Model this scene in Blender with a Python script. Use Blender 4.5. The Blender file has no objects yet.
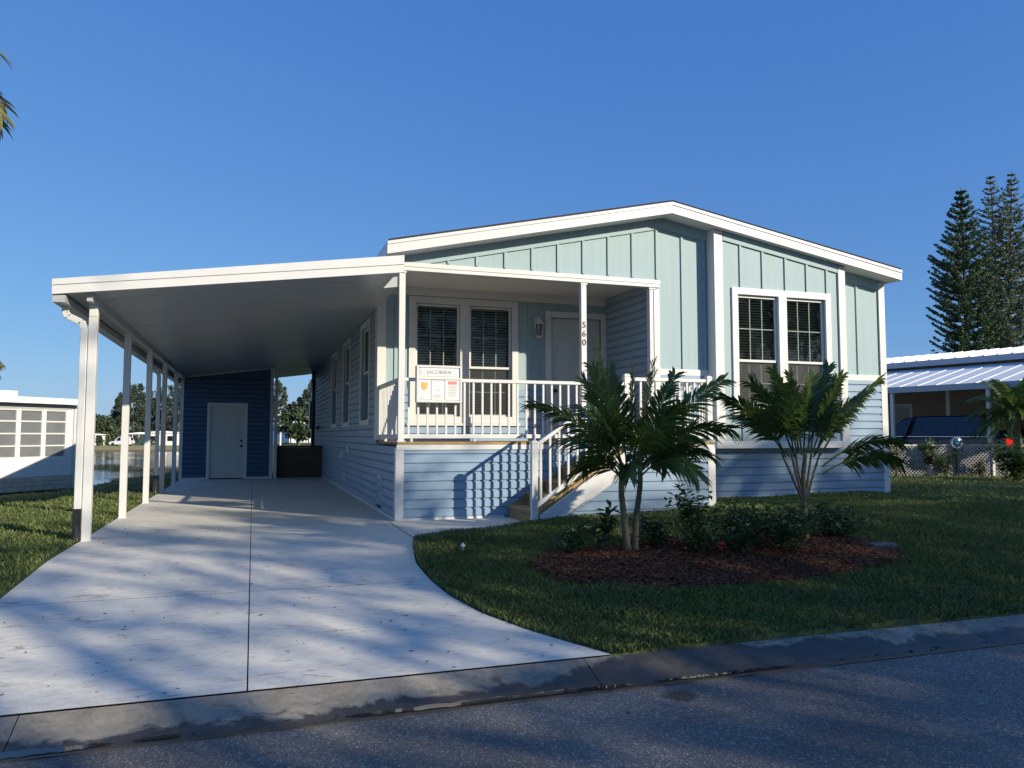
import bpy, bmesh, math, random
import numpy as np
from mathutils import Vector, Matrix
random.seed(7); RNG = np.random.default_rng(11)
S = bpy.context.scene; COL = S.collection
R = math.radians
SUNV = Vector((.79, -1, .5)).normalized()

# ------------------------------------------------------------------ render settings, world, sun, camera
S.render.engine = 'CYCLES'
S.view_settings.view_transform = 'Standard'; S.view_settings.look = 'None'
S.view_settings.exposure = 0.25; S.view_settings.gamma = 1; S.view_settings.use_curve_mapping = False
S.cycles.max_bounces = 8; S.cycles.diffuse_bounces = 3; S.cycles.transparent_max_bounces = 24
W = bpy.data.worlds.new('World'); S.world = W; W.use_nodes = True
nt = W.node_tree; bg = nt.nodes['Background']
sky = nt.nodes.new('ShaderNodeTexSky'); sky.sky_type = 'NISHITA'; sky.sun_disc = False
sky.sun_elevation = math.asin(SUNV.z); sky.sun_rotation = math.atan2(SUNV.x, SUNV.y)
sky.air_density = 1.0; sky.dust_density = 0.35; sky.ozone_density = 4.0
bg.inputs['Strength'].default_value = 0.10
sp_c = nt.nodes.new('ShaderNodeSeparateColor'); cb_c = nt.nodes.new('ShaderNodeCombineColor'); nt.links.new(sky.outputs[0], sp_c.inputs[0])
EXPO = .25
for k, (g, a) in enumerate(((.80, .0879), (.629, .1609), (.366, .3847))):     # a clear, deep Florida sky: soften the glow, channel by channel
    pw = nt.nodes.new('ShaderNodeMath'); pw.operation = 'POWER'; pw.inputs[1].default_value = g; nt.links.new(sp_c.outputs[k], pw.inputs[0])
    ml = nt.nodes.new('ShaderNodeMath'); ml.operation = 'MULTIPLY'; ml.inputs[1].default_value = a*10/2**EXPO; nt.links.new(pw.outputs[0], ml.inputs[0]); nt.links.new(ml.outputs[0], cb_c.inputs[k])
nt.links.new(cb_c.outputs[0], bg.inputs['Color'])
sl = bpy.data.lights.new('sun', 'SUN'); sl.energy = 4.8; sl.angle = R(.53); sl.color = (1, .90, .73)
so = bpy.data.objects.new('sun', sl); COL.objects.link(so); so.rotation_euler = SUNV.to_track_quat('Z', 'Y').to_euler()
cam = bpy.data.cameras.new('camera'); co = bpy.data.objects.new('camera', cam); COL.objects.link(co)
f = 769.; ph = math.atan(51/f); th = math.atan(259*math.cos(ph)/f)
cam.sensor_fit = 'HORIZONTAL'; cam.sensor_width = 36; cam.lens = f*36/1024; cam.clip_end = 3000; cam.clip_start = .05
co.location = (0, 0, 1.2); co.rotation_euler = (R(90)+ph, 0, -th)
S.camera = co

# ------------------------------------------------------------------ materials
MATS = {}
def mat(name, col, rough=.6, var=.12, scale=6., bump=0., bscale=60., metal=0., spec=.5, stretch=None, island=0., hue=0., sub=0., col2=None):
    m = bpy.data.materials.new(name); m.use_nodes = True; n = m.node_tree.nodes; L = m.node_tree.links
    p = n['Principled BSDF']; p.inputs['Roughness'].default_value = rough; p.inputs['Metallic'].default_value = metal
    p.inputs['Specular IOR Level'].default_value = spec
    tc = n.new('ShaderNodeTexCoord'); mp = n.new('ShaderNodeMapping'); L.new(tc.outputs['Object'], mp.inputs[0])
    if stretch: mp.inputs['Scale'].default_value = stretch
    nz = n.new('ShaderNodeTexNoise'); nz.inputs['Scale'].default_value = scale; nz.inputs['Detail'].default_value = 6; nz.inputs['Roughness'].default_value = .62
    L.new(mp.outputs[0], nz.inputs['Vector'])
    cr = n.new('ShaderNodeValToRGB'); cr.color_ramp.elements[0].position = .3; cr.color_ramp.elements[1].position = .7
    c2 = col2 or tuple(min(1, c*(1+var)) for c in col)
    c1 = tuple(c*(1-var) for c in col) if not col2 else col
    cr.color_ramp.elements[0].color = (*c1, 1); cr.color_ramp.elements[1].color = (*c2, 1)
    L.new(nz.outputs['Fac'], cr.inputs[0]); out = cr.outputs[0]
    if island or hue:
        g = n.new('ShaderNodeNewGeometry'); hs = n.new('ShaderNodeHueSaturation')
        mr = n.new('ShaderNodeMapRange'); mr.inputs['To Min'].default_value = 1-island; mr.inputs['To Max'].default_value = 1+island
        L.new(g.outputs['Random Per Island'], mr.inputs[0]); L.new(mr.outputs[0], hs.inputs['Value'])
        mh = n.new('ShaderNodeMath'); mh.operation = 'MULTIPLY'; mh.inputs[1].default_value = 7.31
        fr = n.new('ShaderNodeMath'); fr.operation = 'FRACT'; L.new(g.outputs['Random Per Island'], mh.inputs[0]); L.new(mh.outputs[0], fr.inputs[0])
        mr2 = n.new('ShaderNodeMapRange'); mr2.inputs['To Min'].default_value = .5-hue; mr2.inputs['To Max'].default_value = .5+hue
        L.new(fr.outputs[0], mr2.inputs[0]); L.new(mr2.outputs[0], hs.inputs['Hue'])
        L.new(out, hs.inputs['Color']); out = hs.outputs[0]
    L.new(out, p.inputs['Base Color'])
    if bump:
        nb = n.new('ShaderNodeTexNoise'); nb.inputs['Scale'].default_value = bscale; nb.inputs['Detail'].default_value = 5
        L.new(mp.outputs[0], nb.inputs['Vector']); b = n.new('ShaderNodeBump'); b.inputs['Strength'].default_value = bump; b.inputs['Distance'].default_value = .01
        L.new(nb.outputs['Fac'], b.inputs['Height']); L.new(b.outputs[0], p.inputs['Normal'])
    if sub:
        tr = n.new('ShaderNodeBsdfTranslucent'); L.new(out, tr.inputs[0]); mx = n.new('ShaderNodeMixShader'); mx.inputs[0].default_value = sub
        L.new(p.outputs[0], mx.inputs[1]); L.new(tr.outputs[0], mx.inputs[2]); L.new(mx.outputs[0], n['Material Output'].inputs[0])
    MATS[name] = m; return m

def glass(name, tint, refl=1.0):
    m = bpy.data.materials.new(name); m.use_nodes = True; n = m.node_tree.nodes; L = m.node_tree.links
    n.remove(n['Principled BSDF'])
    t = n.new('ShaderNodeBsdfTransparent'); t.inputs[0].default_value = (*tint, 1)
    g = n.new('ShaderNodeBsdfGlossy'); g.inputs['Roughness'].default_value = .01
    fr = n.new('ShaderNodeFresnel'); fr.inputs[0].default_value = 1.35; nz = n.new('ShaderNodeTexNoise'); nz.inputs['Scale'].default_value = 2.2
    b = n.new('ShaderNodeBump'); b.inputs['Strength'].default_value = .06; b.inputs['Distance'].default_value = .05
    L.new(nz.outputs[0], b.inputs['Height']); L.new(b.outputs[0], g.inputs['Normal'])
    mx = n.new('ShaderNodeMixShader'); L.new(fr.outputs[0], mx.inputs[0]); L.new(t.outputs[0], mx.inputs[1]); L.new(g.outputs[0], mx.inputs[2])
    L.new(mx.outputs[0], n['Material Output'].inputs[0]); MATS[name] = m; return m

WHITE = mat('white_trim', (.66, .655, .625), .45, .03, 3, .04, 90)
RAILW = mat('white_rail', (.67, .665, .635), .4, .03, 4)
LAP = mat('lap_vinyl', (.255, .36, .465), .5, .04, 2.5, .08, 60, stretch=(.4, .4, 6))
BATTEN = mat('board_batten', (.32, .43, .445), .6, .05, 2.5, .22, 40, stretch=(6, 6, .35))
SHED = mat('shed_vinyl', (.036, .088, .175), .5, .05, 2.5, .08, 60, stretch=(.4, .4, 6))
SHINGLE = mat('shingles', (.06, .055, .055), .9, .35, 18, .8, 60)
PAN = mat('aluminium_pan', (.44, .445, .435), .32, .03, 1.2, .02, 20)
SOFFIT = mat('soffit', (.74, .73, .70), .55, .03, 3)
DOORM = mat('door_paint', (.57, .56, .51), .4, .03, 3)
DARK = mat('dark_metal', (.02, .02, .022), .35, .2)
BLIND = mat('blind_slats', (.78, .79, .76), .6, .05)
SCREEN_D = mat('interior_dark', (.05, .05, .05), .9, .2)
GLASS = glass('window_glass', (.80, .84, .83))
def dusty(name, col, a):
    m = mat(name, col, .5, .1, 2); n = m.node_tree.nodes; L = m.node_tree.links; t = n.new('ShaderNodeBsdfTransparent'); x = n.new('ShaderNodeMixShader'); x.inputs[0].default_value = a
    L.new(t.outputs[0], x.inputs[1]); L.new(n['Principled BSDF'].outputs[0], x.inputs[2]); L.new(x.outputs[0], n['Material Output'].inputs[0]); return m
SCREENM = dusty('insect_screen', (.05, .055, .055), .22)
WOOD = mat('pressure_treated_pine', (.36, .235, .10), .7, .28, 5, .4, 40, stretch=(1, 1, 9))
DARKWOOD = mat('weathered_boards', (.11, .07, .042), .8, .3, 4, .4, 40, stretch=(.6, .6, 8))
NUM = mat('number_paint', (.015, .015, .015), .4, .1)
TRUNK = mat('bark', (.16, .125, .095), .9, .35, 9, .8, 30, stretch=(1, 1, .4))
PTRUNK = mat('palm_stem', (.13, .115, .065), .6, .35, 14, .4, 40, stretch=(.3, .3, 4))
FROND = mat('palm_leaf', (.095, .15, .034), .36, .25, 5, 0, island=.35, hue=.02, sub=.35)
FROND2 = mat('dry_palm_leaf', (.16, .16, .045), .5, .25, 5, 0, island=.35, hue=.03, sub=.25)
SHRUB = mat('shrub_leaf', (.065, .13, .038), .35, .3, 5, 0, island=.4, hue=.02, sub=.2)
SHRUB2 = mat('pale_shrub_leaf', (.10, .14, .045), .45, .3, 5, 0, island=.4, hue=.03, sub=.2)
LEAF = mat('tree_leaf', (.05, .085, .03), .55, .3, 3, 0, island=.4, hue=.02, sub=.25)
NEEDLE = mat('pine_needle', (.065, .11, .04), .7, .35, 2, 0, island=.45, hue=.02, sub=.1)
NEEDLE2 = mat('sparse_pine_needle', (.16, .20, .12), .7, .35, 2, 0, island=.45, hue=.02, sub=.1)
FARLEAF = mat('far_leaf', (.055, .085, .035), .7, .4, .25, 0, island=.45, hue=.025)
FARPINE = mat('far_pine_leaf', (.040, .058, .034), .7, .4, .25, 0, island=.45, hue=.02)
PINK = mat('pink_petal', (.62, .10, .12), .5, .3, 20, 0, island=.3, sub=.2)
GRASS = mat('grass_blade', (.14, .205, .052), .5, .35, 1.3, 0, island=.5, hue=.03, sub=.3, col2=(.175, .195, .062))
STONE = mat('stone', (.15, .145, .14), .85, .2, 8, .5, 30)
BLOCK = mat('block_skirt', (.56, .49, .38), .85, .15, 5, .5, 30)
STUCCO = mat('white_stucco', (.78, .77, .73), .7, .05, 4, .15, 50)
TAN = mat('tan_wall', (.30, .22, .16), .7, .1, 3)
PAPER = mat('paper', (.80, .79, .74), .7, .03)
ORANGE = mat('orange_ink', (.80, .42, .12), .7, .2, 30)
RED = mat('red_ink', (.72, .25, .20), .7, .1)
GREYINK = mat('grey_ink', (.42, .43, .42), .7, .1)
TEAL = mat('teal_ink', (.60, .74, .74), .7, .1)
CARB = mat('dark_blue_paint', (.008, .014, .045), .12, .1, 2, spec=.8)
CARR = mat('red_paint', (.45, .03, .02), .2, .1)
CARW = mat('white_paint', (.75, .75, .75), .25, .05)
CARG = mat('car_glass', (.006, .007, .009), .05, .1, spec=.8)
TYRE = mat('rubber', (.02, .02, .02), .8, .2)
RIM = mat('wheel_metal', (.45, .46, .48), .3, .1, metal=.8)
CHROME = mat('chrome', (.6, .6, .6), .15, .05, metal=1)
TAIL = mat('tail_lens', (.65, .015, .012), .12, .1)
TERRA = mat('planter_plastic', (.022, .018, .016), .6, .3)
LATT = mat('lattice_vinyl', (.55, .53, .49), .6, .08)
BLUEP = mat('blue_glaze', (.05, .13, .22), .15, .3, 8)
ROOFPAN = mat('white_roof_panel', (.86, .86, .84), .4, .03, 3)
GREYF = mat('grey_fascia', (.42, .44, .47), .5, .05)

def ground_mat():
    m = bpy.data.materials.new('lawn_soil'); m.use_nodes = True; n = m.node_tree.nodes; L = m.node_tree.links; p = n['Principled BSDF']
    p.inputs['Roughness'].default_value = .9; p.inputs['Specular IOR Level'].default_value = .15
    tc = n.new('ShaderNodeTexCoord')
    a = n.new('ShaderNodeTexNoise'); a.inputs['Scale'].default_value = .9; a.inputs['Detail'].default_value = 8
    b = n.new('ShaderNodeTexNoise'); b.inputs['Scale'].default_value = 26; b.inputs['Detail'].default_value = 6
    L.new(tc.outputs['Object'], a.inputs['Vector']); L.new(tc.outputs['Object'], b.inputs['Vector'])
    mx = n.new('ShaderNodeMath'); mx.operation = 'ADD'; L.new(a.outputs[0], mx.inputs[0]); L.new(b.outputs[0], mx.inputs[1])
    cr = n.new('ShaderNodeValToRGB'); e = cr.color_ramp.elements; e[0].position = .72; e[1].position = 1.25
    mh = n.new('ShaderNodeMath'); mh.operation = 'MULTIPLY'; mh.inputs[1].default_value = .8; L.new(mx.outputs[0], mh.inputs[0])
    e[0].position = .55; e[0].color = (.05, .055, .02, 1); e[1].position = 1.0; e[1].color = (.18, .185, .065, 1)
    x = cr.color_ramp.elements.new(.8); x.color = (.10, .12, .038, 1)
    L.new(mh.outputs[0], cr.inputs[0])
    # brown bank strip; far-shore grass yellower, with sunlit brightness painted into its colour
    sp = n.new('ShaderNodeSeparateXYZ'); L.new(tc.outputs['Object'], sp.inputs[0])
    r1 = n.new('ShaderNodeMapRange'); r1.inputs[1].default_value = 110; r1.inputs[2].default_value = 135; L.new(sp.outputs[1], r1.inputs[0])
    m1 = n.new('ShaderNodeMixRGB'); m1.inputs[2].default_value = (.36, .33, .13, 1); L.new(r1.outputs[0], m1.inputs[0]); L.new(cr.outputs[0], m1.inputs[1])
    rz = n.new('ShaderNodeMapRange'); rz.inputs[1].default_value = -1.33; rz.inputs[2].default_value = -1.25; L.new(sp.outputs[2], rz.inputs[0])
    m2 = n.new('ShaderNodeMixRGB'); m2.inputs[1].default_value = (.22, .15, .085, 1); L.new(rz.outputs[0], m2.inputs[0]); L.new(m1.outputs[0], m2.inputs[2])
    L.new(m2.outputs[0], p.inputs['Base Color'])
    bp = n.new('ShaderNodeBump'); bp.inputs['Strength'].default_value = .8; bp.inputs['Distance'].default_value = .03; L.new(b.outputs[0], bp.inputs['Height']); L.new(bp.outputs[0], p.inputs['Normal'])
    return m
GROUND = ground_mat()

def concrete_mat(name, base, dark, stain, wetline=None):
    m = bpy.data.materials.new(name); m.use_nodes = True; n = m.node_tree.nodes; L = m.node_tree.links; p = n['Principled BSDF']
    p.inputs['Roughness'].default_value = .85
    tc = n.new('ShaderNodeTexCoord'); O = tc.outputs['Object']
    def noise(s, d=6, dist=0., r=.6, st=None):
        t = n.new('ShaderNodeTexNoise'); t.inputs['Scale'].default_value = s; t.inputs['Detail'].default_value = d; t.inputs['Distortion'].default_value = dist; t.inputs['Roughness'].default_value = r
        if st:
            mp = n.new('ShaderNodeMapping'); mp.inputs['Scale'].default_value = st; L.new(O, mp.inputs[0]); L.new(mp.outputs[0], t.inputs['Vector'])
        else: L.new(O, t.inputs['Vector'])
        return t.outputs[0]
    def ramp(i, p0, p1, c0, c1):
        r = n.new('ShaderNodeValToRGB'); r.color_ramp.elements[0].position = p0; r.color_ramp.elements[1].position = p1
        r.color_ramp.elements[0].color = (*c0, 1); r.color_ramp.elements[1].color = (*c1, 1); L.new(i, r.inputs[0]); return r.outputs[0]
    def mul(a, b, fac=1.):
        x = n.new('ShaderNodeMixRGB'); x.blend_type = 'MULTIPLY'; x.inputs[0].default_value = fac; L.new(a, x.inputs[1]); L.new(b, x.inputs[2]); return x.outputs[0]
    c = ramp(noise(1.6, 8), .3, .7, tuple(v*.86 for v in base), base)
    c = mul(c, ramp(noise(9, 8, 0, .7, (1, 2.2, 1)), .30, .55, (.80, .785, .76), (1, 1, 1)))
    c = mul(c, ramp(noise(140, 3), .3, .6, (.80, .80, .80), (1, 1, 1)))
    if wetline: c = mul(c, ramp(noise(5.5, 10, .8, .75), .34, .60, (.66, .63, .58), (1.1, 1.08, 1.05)))
    c = mul(c, ramp(noise(2.6, 10, 1.6, .75, (1, 2.5, 1)), .345, .43, stain, (1, 1, 1)))
    c = mul(c, ramp(noise(31, 4, .6, .8, (1, 1.6, 1)), .265, .325, (.42, .38, .34), (1, 1, 1)))
    if wetline:
        sp = n.new('ShaderNodeSeparateXYZ'); L.new(O, sp.inputs[0])
        ad = n.new('ShaderNodeMath'); ad.operation = 'MULTIPLY_ADD'; ad.inputs[1].default_value = .5
        L.new(noise(1.9, 9, .6, .68), ad.inputs[0]); L.new(sp.outputs[1], ad.inputs[2])
        d = ramp(ad.outputs[0], 0, 1, (1, 1, 1), (0, 0, 0))
        mr = n.new('ShaderNodeMapRange'); mr.inputs[1].default_value = wetline[0]; mr.inputs[2].default_value = wetline[1]; L.new(ad.outputs[0], mr.inputs[0])
        # wetter to the right of the driveway
        rx = n.new('ShaderNodeMapRange'); rx.inputs[1].default_value = 1.6; rx.inputs[2].default_value = 2.3; rx.inputs[3].default_value = 0; rx.inputs[4].default_value = .24
        L.new(sp.outputs[0], rx.inputs[0])
        rx2 = n.new('ShaderNodeMapRange'); rx2.inputs[1].default_value = 2.9; rx2.inputs[2].default_value = 4.2; rx2.inputs[3].default_value = 0; rx2.inputs[4].default_value = .18
        L.new(sp.outputs[0], rx2.inputs[0])
        s1 = n.new('ShaderNodeMath'); s1.operation = 'SUBTRACT'; L.new(ad.outputs[0], s1.inputs[0]); L.new(rx.outputs[0], s1.inputs[1])
        s2 = n.new('ShaderNodeMath'); s2.operation = 'ADD'; L.new(s1.outputs[0], s2.inputs[0]); L.new(rx2.outputs[0], s2.inputs[1]); L.new(s2.outputs[0], mr.inputs[0])
        w = n.new('ShaderNodeMixRGB'); w.blend_type = 'MULTIPLY'; w.inputs[2].default_value = (.24, .23, .22, 1)
        inv = n.new('ShaderNodeMath'); inv.operation = 'SUBTRACT'; inv.inputs[0].default_value = 1; L.new(mr.outputs[0], inv.inputs[1])
        L.new(inv.outputs[0], w.inputs[0]); L.new(c, w.inputs[1]); c = w.outputs[0]
        rr = n.new('ShaderNodeMapRange'); rr.inputs[3].default_value = .45; rr.inputs[4].default_value = .85; L.new(mr.outputs[0], rr.inputs[0]); L.new(rr.outputs[0], p.inputs['Roughness'])
    L.new(c, p.inputs['Base Color'])
    b = n.new('ShaderNodeBump'); b.inputs['Strength'].default_value = .25; b.inputs['Distance'].default_value = .006; L.new(noise(90, 6), b.inputs['Height']); L.new(b.outputs[0], p.inputs['Normal'])
    MATS[name] = m; return m
DRIVE = concrete_mat('broom_concrete', (.86, .81, .68), (.3,)*3, (.55, .47, .40))
KERB = concrete_mat('kerb_concrete', (.36, .33, .265), (.2,)*3, (.46, .41, .35), (4.53, 4.565))

def asphalt_mat():
    m = bpy.data.materials.new('asphalt'); m.use_nodes = True; n = m.node_tree.nodes; L = m.node_tree.links; p = n['Principled BSDF']
    p.inputs['Roughness'].default_value = .85
    tc = n.new('ShaderNodeTexCoord'); O = tc.outputs['Object']
    v = n.new('ShaderNodeTexVoronoi'); v.inputs['Scale'].default_value = 110; L.new(O, v.inputs['Vector'])
    r = n.new('ShaderNodeValToRGB'); e = r.color_ramp.elements; e[0].position = .0; e[0].color = (.095, .09, .08, 1); e[1].position = 1; e[1].color = (.50, .47, .41, 1)
    x = e.new(.7); x.color = (.185, .172, .152, 1); L.new(v.outputs['Color'], r.inputs[0])
    t = n.new('ShaderNodeTexNoise'); t.inputs['Scale'].default_value = .8; t.inputs['Detail'].default_value = 8; L.new(O, t.inputs['Vector'])
    r2 = n.new('ShaderNodeValToRGB'); r2.color_ramp.elements[0].position = .3; r2.color_ramp.elements[0].color = (.62,)*3+(1,); r2.color_ramp.elements[1].position = .7; r2.color_ramp.elements[1].color = (1.25, 1.22, 1.18, 1); L.new(t.outputs[0], r2.inputs[0])
    mx = n.new('ShaderNodeMixRGB'); mx.blend_type = 'MULTIPLY'; mx.inputs[0].default_value = 1; L.new(r.outputs[0], mx.inputs[1]); L.new(r2.outputs[0], mx.inputs[2])
    # sandy scuffs and one oil spot
    t2 = n.new('ShaderNodeTexNoise'); t2.inputs['Scale'].default_value = 2.2; t2.inputs['Detail'].default_value = 10; t2.inputs['Roughness'].default_value = .75; t2.inputs['Distortion'].default_value = 1.2; L.new(O, t2.inputs['Vector'])
    r3 = n.new('ShaderNodeValToRGB'); r3.color_ramp.elements[0].position = .55; r3.color_ramp.elements[0].color = (0, 0, 0, 1); r3.color_ramp.elements[1].position = .74; r3.color_ramp.elements[1].color = (.55,)*3+(1,); L.new(t2.outputs[0], r3.inputs[0])
    m2 = n.new('ShaderNodeMixRGB'); L.new(r3.outputs[0], m2.inputs[0]); L.new(mx.outputs[0], m2.inputs[1]); m2.inputs[2].default_value = (.30, .285, .25, 1)
    vd = n.new('ShaderNodeVectorMath'); vd.operation = 'DISTANCE'; vd.inputs[1].default_value = (2.33, 3.93, -.275); L.new(O, vd.inputs[0])
    ds = n.new('ShaderNodeMath'); ds.operation = 'ADD'; ns = n.new('ShaderNodeMath'); ns.operation = 'MULTIPLY'; ns.inputs[1].default_value = .12
    t3 = n.new('ShaderNodeTexNoise'); t3.inputs['Scale'].default_value = 14; t3.inputs['Detail'].default_value = 5; L.new(O, t3.inputs['Vector']); L.new(t3.outputs[0], ns.inputs[0]); L.new(ns.outputs[0], ds.inputs[0]); L.new(vd.outputs['Value'], ds.inputs[1])
    r4 = n.new('ShaderNodeMapRange'); r4.inputs[1].default_value = .12; r4.inputs[2].default_value = .19; r4.inputs[3].default_value = .25; r4.inputs[4].default_value = 1; L.new(ds.outputs[0], r4.inputs[0])
    m3 = n.new('ShaderNodeMixRGB'); m3.blend_type = 'MULTIPLY'; m3.inputs[0].default_value = 1; L.new(m2.outputs[0], m3.inputs[1]); L.new(r4.outputs[0], m3.inputs[2])
    L.new(m3.outputs[0], p.inputs['Base Color'])
    b = n.new('ShaderNodeBump'); b.inputs['Strength'].default_value = .7; b.inputs['Distance'].default_value = .006; L.new(v.outputs['Distance'], b.inputs['Height']); L.new(b.outputs[0], p.inputs['Normal'])
    return m
ASPHALT = asphalt_mat()

def mulch_mat():
    return mat('pine_bark', (.165, .060, .026), .9, .4, 22, .9, 45, island=.5, hue=.02, col2=(.28, .11, .048))
MULCH = mulch_mat()

def water_mat(name, bump, scale, col=(.01, .014, .012)):
    m = bpy.data.materials.new(name); m.use_nodes = True; n = m.node_tree.nodes; L = m.node_tree.links; p = n['Principled BSDF']
    p.inputs['Base Color'].default_value = (*col, 1); p.inputs['Roughness'].default_value = .04; p.inputs['IOR'].default_value = 1.33
    tc = n.new('ShaderNodeTexCoord'); t = n.new('ShaderNodeTexNoise'); t.inputs['Scale'].default_value = scale; t.inputs['Detail'].default_value = 3
    t2 = n.new('ShaderNodeTexNoise'); t2.inputs['Scale'].default_value = .045; L.new(tc.outputs['Object'], t.inputs['Vector']); L.new(tc.outputs['Object'], t2.inputs['Vector'])
    r = n.new('ShaderNodeMapRange'); r.inputs[1].default_value = .42; r.inputs[2].default_value = .6; r.inputs[3].default_value = bump*.1; r.inputs[4].default_value = bump; L.new(t2.outputs[0], r.inputs[0])
    b = n.new('ShaderNodeBump'); b.inputs['Distance'].default_value = .1; L.new(r.outputs[0], b.inputs['Strength']); L.new(t.outputs[0], b.inputs['Height']); L.new(b.outputs[0], p.inputs['Normal'])
    MATS[name] = m; return m
WATER = water_mat('pond_water', .55, 1.3, (.02, .04, .06))
PUDDLE = water_mat('puddle_water', .02, 5, (.03, .03, .03))

# ------------------------------------------------------------------ geometry helpers
class MB:
    def __init__(s): s.v = []; s.f = []
    def poly(s, pts):
        i = len(s.v); s.v += [tuple(p) for p in pts]; s.f.append(tuple(range(i, i+len(pts))))
    def box(s, x0, y0, z0, x1, y1, z1):
        if x0 > x1: x0, x1 = x1, x0
        if y0 > y1: y0, y1 = y1, y0
        if z0 > z1: z0, z1 = z1, z0
        i = len(s.v)
        s.v += [(x0,y0,z0),(x1,y0,z0),(x1,y1,z0),(x0,y1,z0),(x0,y0,z1),(x1,y0,z1),(x1,y1,z1),(x0,y1,z1)]
        s.f += [tuple(i+k for k in q) for q in ((3,2,1,0),(4,5,6,7),(0,1,5,4),(1,2,6,5),(2,3,7,6),(3,0,4,7))]
        return s
    def hexa(s, b, t):
        i = len(s.v); s.v += [tuple(p) for p in b]+[tuple(p) for p in t]; n = len(b)
        s.f.append(tuple(i+k for k in reversed(range(n)))); s.f.append(tuple(i+n+k for k in range(n)))
        for k in range(n): s.f.append((i+k, i+(k+1)%n, i+n+(k+1)%n, i+n+k))
        return s
    def prism(s, pts, ext):
        e = Vector(ext); return s.hexa(pts, [Vector(p)+e for p in pts])
    def beam(s, p0, p1, w, h, up=(0,0,1)):
        p0 = Vector(p0); p1 = Vector(p1); d = (p1-p0).normalized(); r = d.cross(Vector(up)).normalized(); u = r.cross(d)
        q = [(-w/2,-h/2),(w/2,-h/2),(w/2,h/2),(-w/2,h/2)]
        return s.hexa([p0+r*a+u*b for a,b in q], [p1+r*a+u*b for a,b in q])
    def tube(s, pts, rad, n=8, cap=True):
        pts = [Vector(p) for p in pts]; m = len(pts); rad = rad if isinstance(rad, (list, tuple)) else [rad]*m
        i = len(s.v); ref = None
        for k in range(m):
            d = (pts[min(k+1,m-1)]-pts[max(k-1,0)]).normalized()
            if ref is None: ref = d.orthogonal().normalized()
            ref = (ref-d*ref.dot(d)).normalized(); b = d.cross(ref)
            for j in range(n):
                a = 2*math.pi*j/n; s.v.append(tuple(pts[k]+(ref*math.cos(a)+b*math.sin(a))*rad[k]))
        for k in range(m-1):
            for j in range(n): s.f.append((i+k*n+j, i+k*n+(j+1)%n, i+(k+1)*n+(j+1)%n, i+(k+1)*n+j))
        if cap: s.f.append(tuple(i+j for j in reversed(range(n)))); s.f.append(tuple(i+(m-1)*n+j for j in range(n)))
        return s
    def lathe(s, c, prof, n=20, axis=(0,0,1)):
        ax = Vector(axis).normalized(); a0 = ax.orthogonal().normalized(); b0 = ax.cross(a0); c = Vector(c); i = len(s.v)
        for r, z in prof:
            for j in range(n):
                t = 2*math.pi*j/n; s.v.append(tuple(c+ax*z+(a0*math.cos(t)+b0*math.sin(t))*max(r,1e-4)))
        for k in range(len(prof)-1):
            for j in range(n): s.f.append((i+k*n+j, i+k*n+(j+1)%n, i+(k+1)*n+(j+1)%n, i+(k+1)*n+j))
        s.f.append(tuple(i+j for j in reversed(range(n)))); s.f.append(tuple(i+(len(prof)-1)*n+j for j in range(n)))
        return s

ORG = {}
def build_each(name, boxes, m, parent, bevel=0.):
    for b in boxes: build(name, b, m, parent, bevel=bevel)
def islands(mb):
    """split a collection of loose solids into one MB per solid"""
    par = list(range(len(mb.v)))
    def fd(a):
        while par[a] != a: par[a] = par[par[a]]; a = par[a]
        return a
    for q in mb.f:
        for k in q[1:]: par[fd(k)] = fd(q[0])
    g = {}
    for q in mb.f: g.setdefault(fd(q[0]), []).append(q)
    out = []
    for fs in g.values():
        n = MB(); mp = {}
        for q in fs:
            for k in q:
                if k not in mp: mp[k] = len(n.v); n.v.append(mb.v[k])
            n.f.append(tuple(mp[k] for k in q))
        out.append(n)
    return out
def tag(o, label=None, cat=None, group=None, kind=None):
    if label: o['label'] = label
    if cat: o['category'] = cat
    if group: o['group'] = group
    if kind: o['kind'] = kind
    return o
def empty(name, loc, label, cat, group=None, rz=0, local=False):
    o = bpy.data.objects.new(name, None); COL.objects.link(o); o.location = loc; o.rotation_euler[2] = rz; o.empty_display_size = .2
    ORG[o.name] = Vector((0,0,0)) if local else Vector(loc); return tag(o, label, cat, group)
def build(name, mb, m, parent=None, smooth=False, bevel=0., label=None, flat_origin=None):
    me = bpy.data.meshes.new(name)
    off = ORG.get(parent.name, Vector((0,0,0))) if parent else (Vector(flat_origin) if flat_origin else Vector((0,0,0)))
    me.from_pydata([(x-off.x, y-off.y, z-off.z) for x, y, z in mb.v], [], mb.f); me.update()
    if smooth:
        for p in me.polygons: p.use_smooth = True
    me.materials.append(m)
    o = bpy.data.objects.new(name, me); COL.objects.link(o)
    if parent: o.parent = parent; ORG[o.name] = off
    elif flat_origin: o.location = flat_origin; ORG[o.name] = off
    else: ORG[o.name] = Vector((0,0,0))
    if bevel:
        b = o.modifiers.new('bevel', 'BEVEL'); b.width = bevel; b.segments = 2; b.limit_method = 'ANGLE'; b.angle_limit = R(40)
    if label: o['label'] = label
    return o
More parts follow.
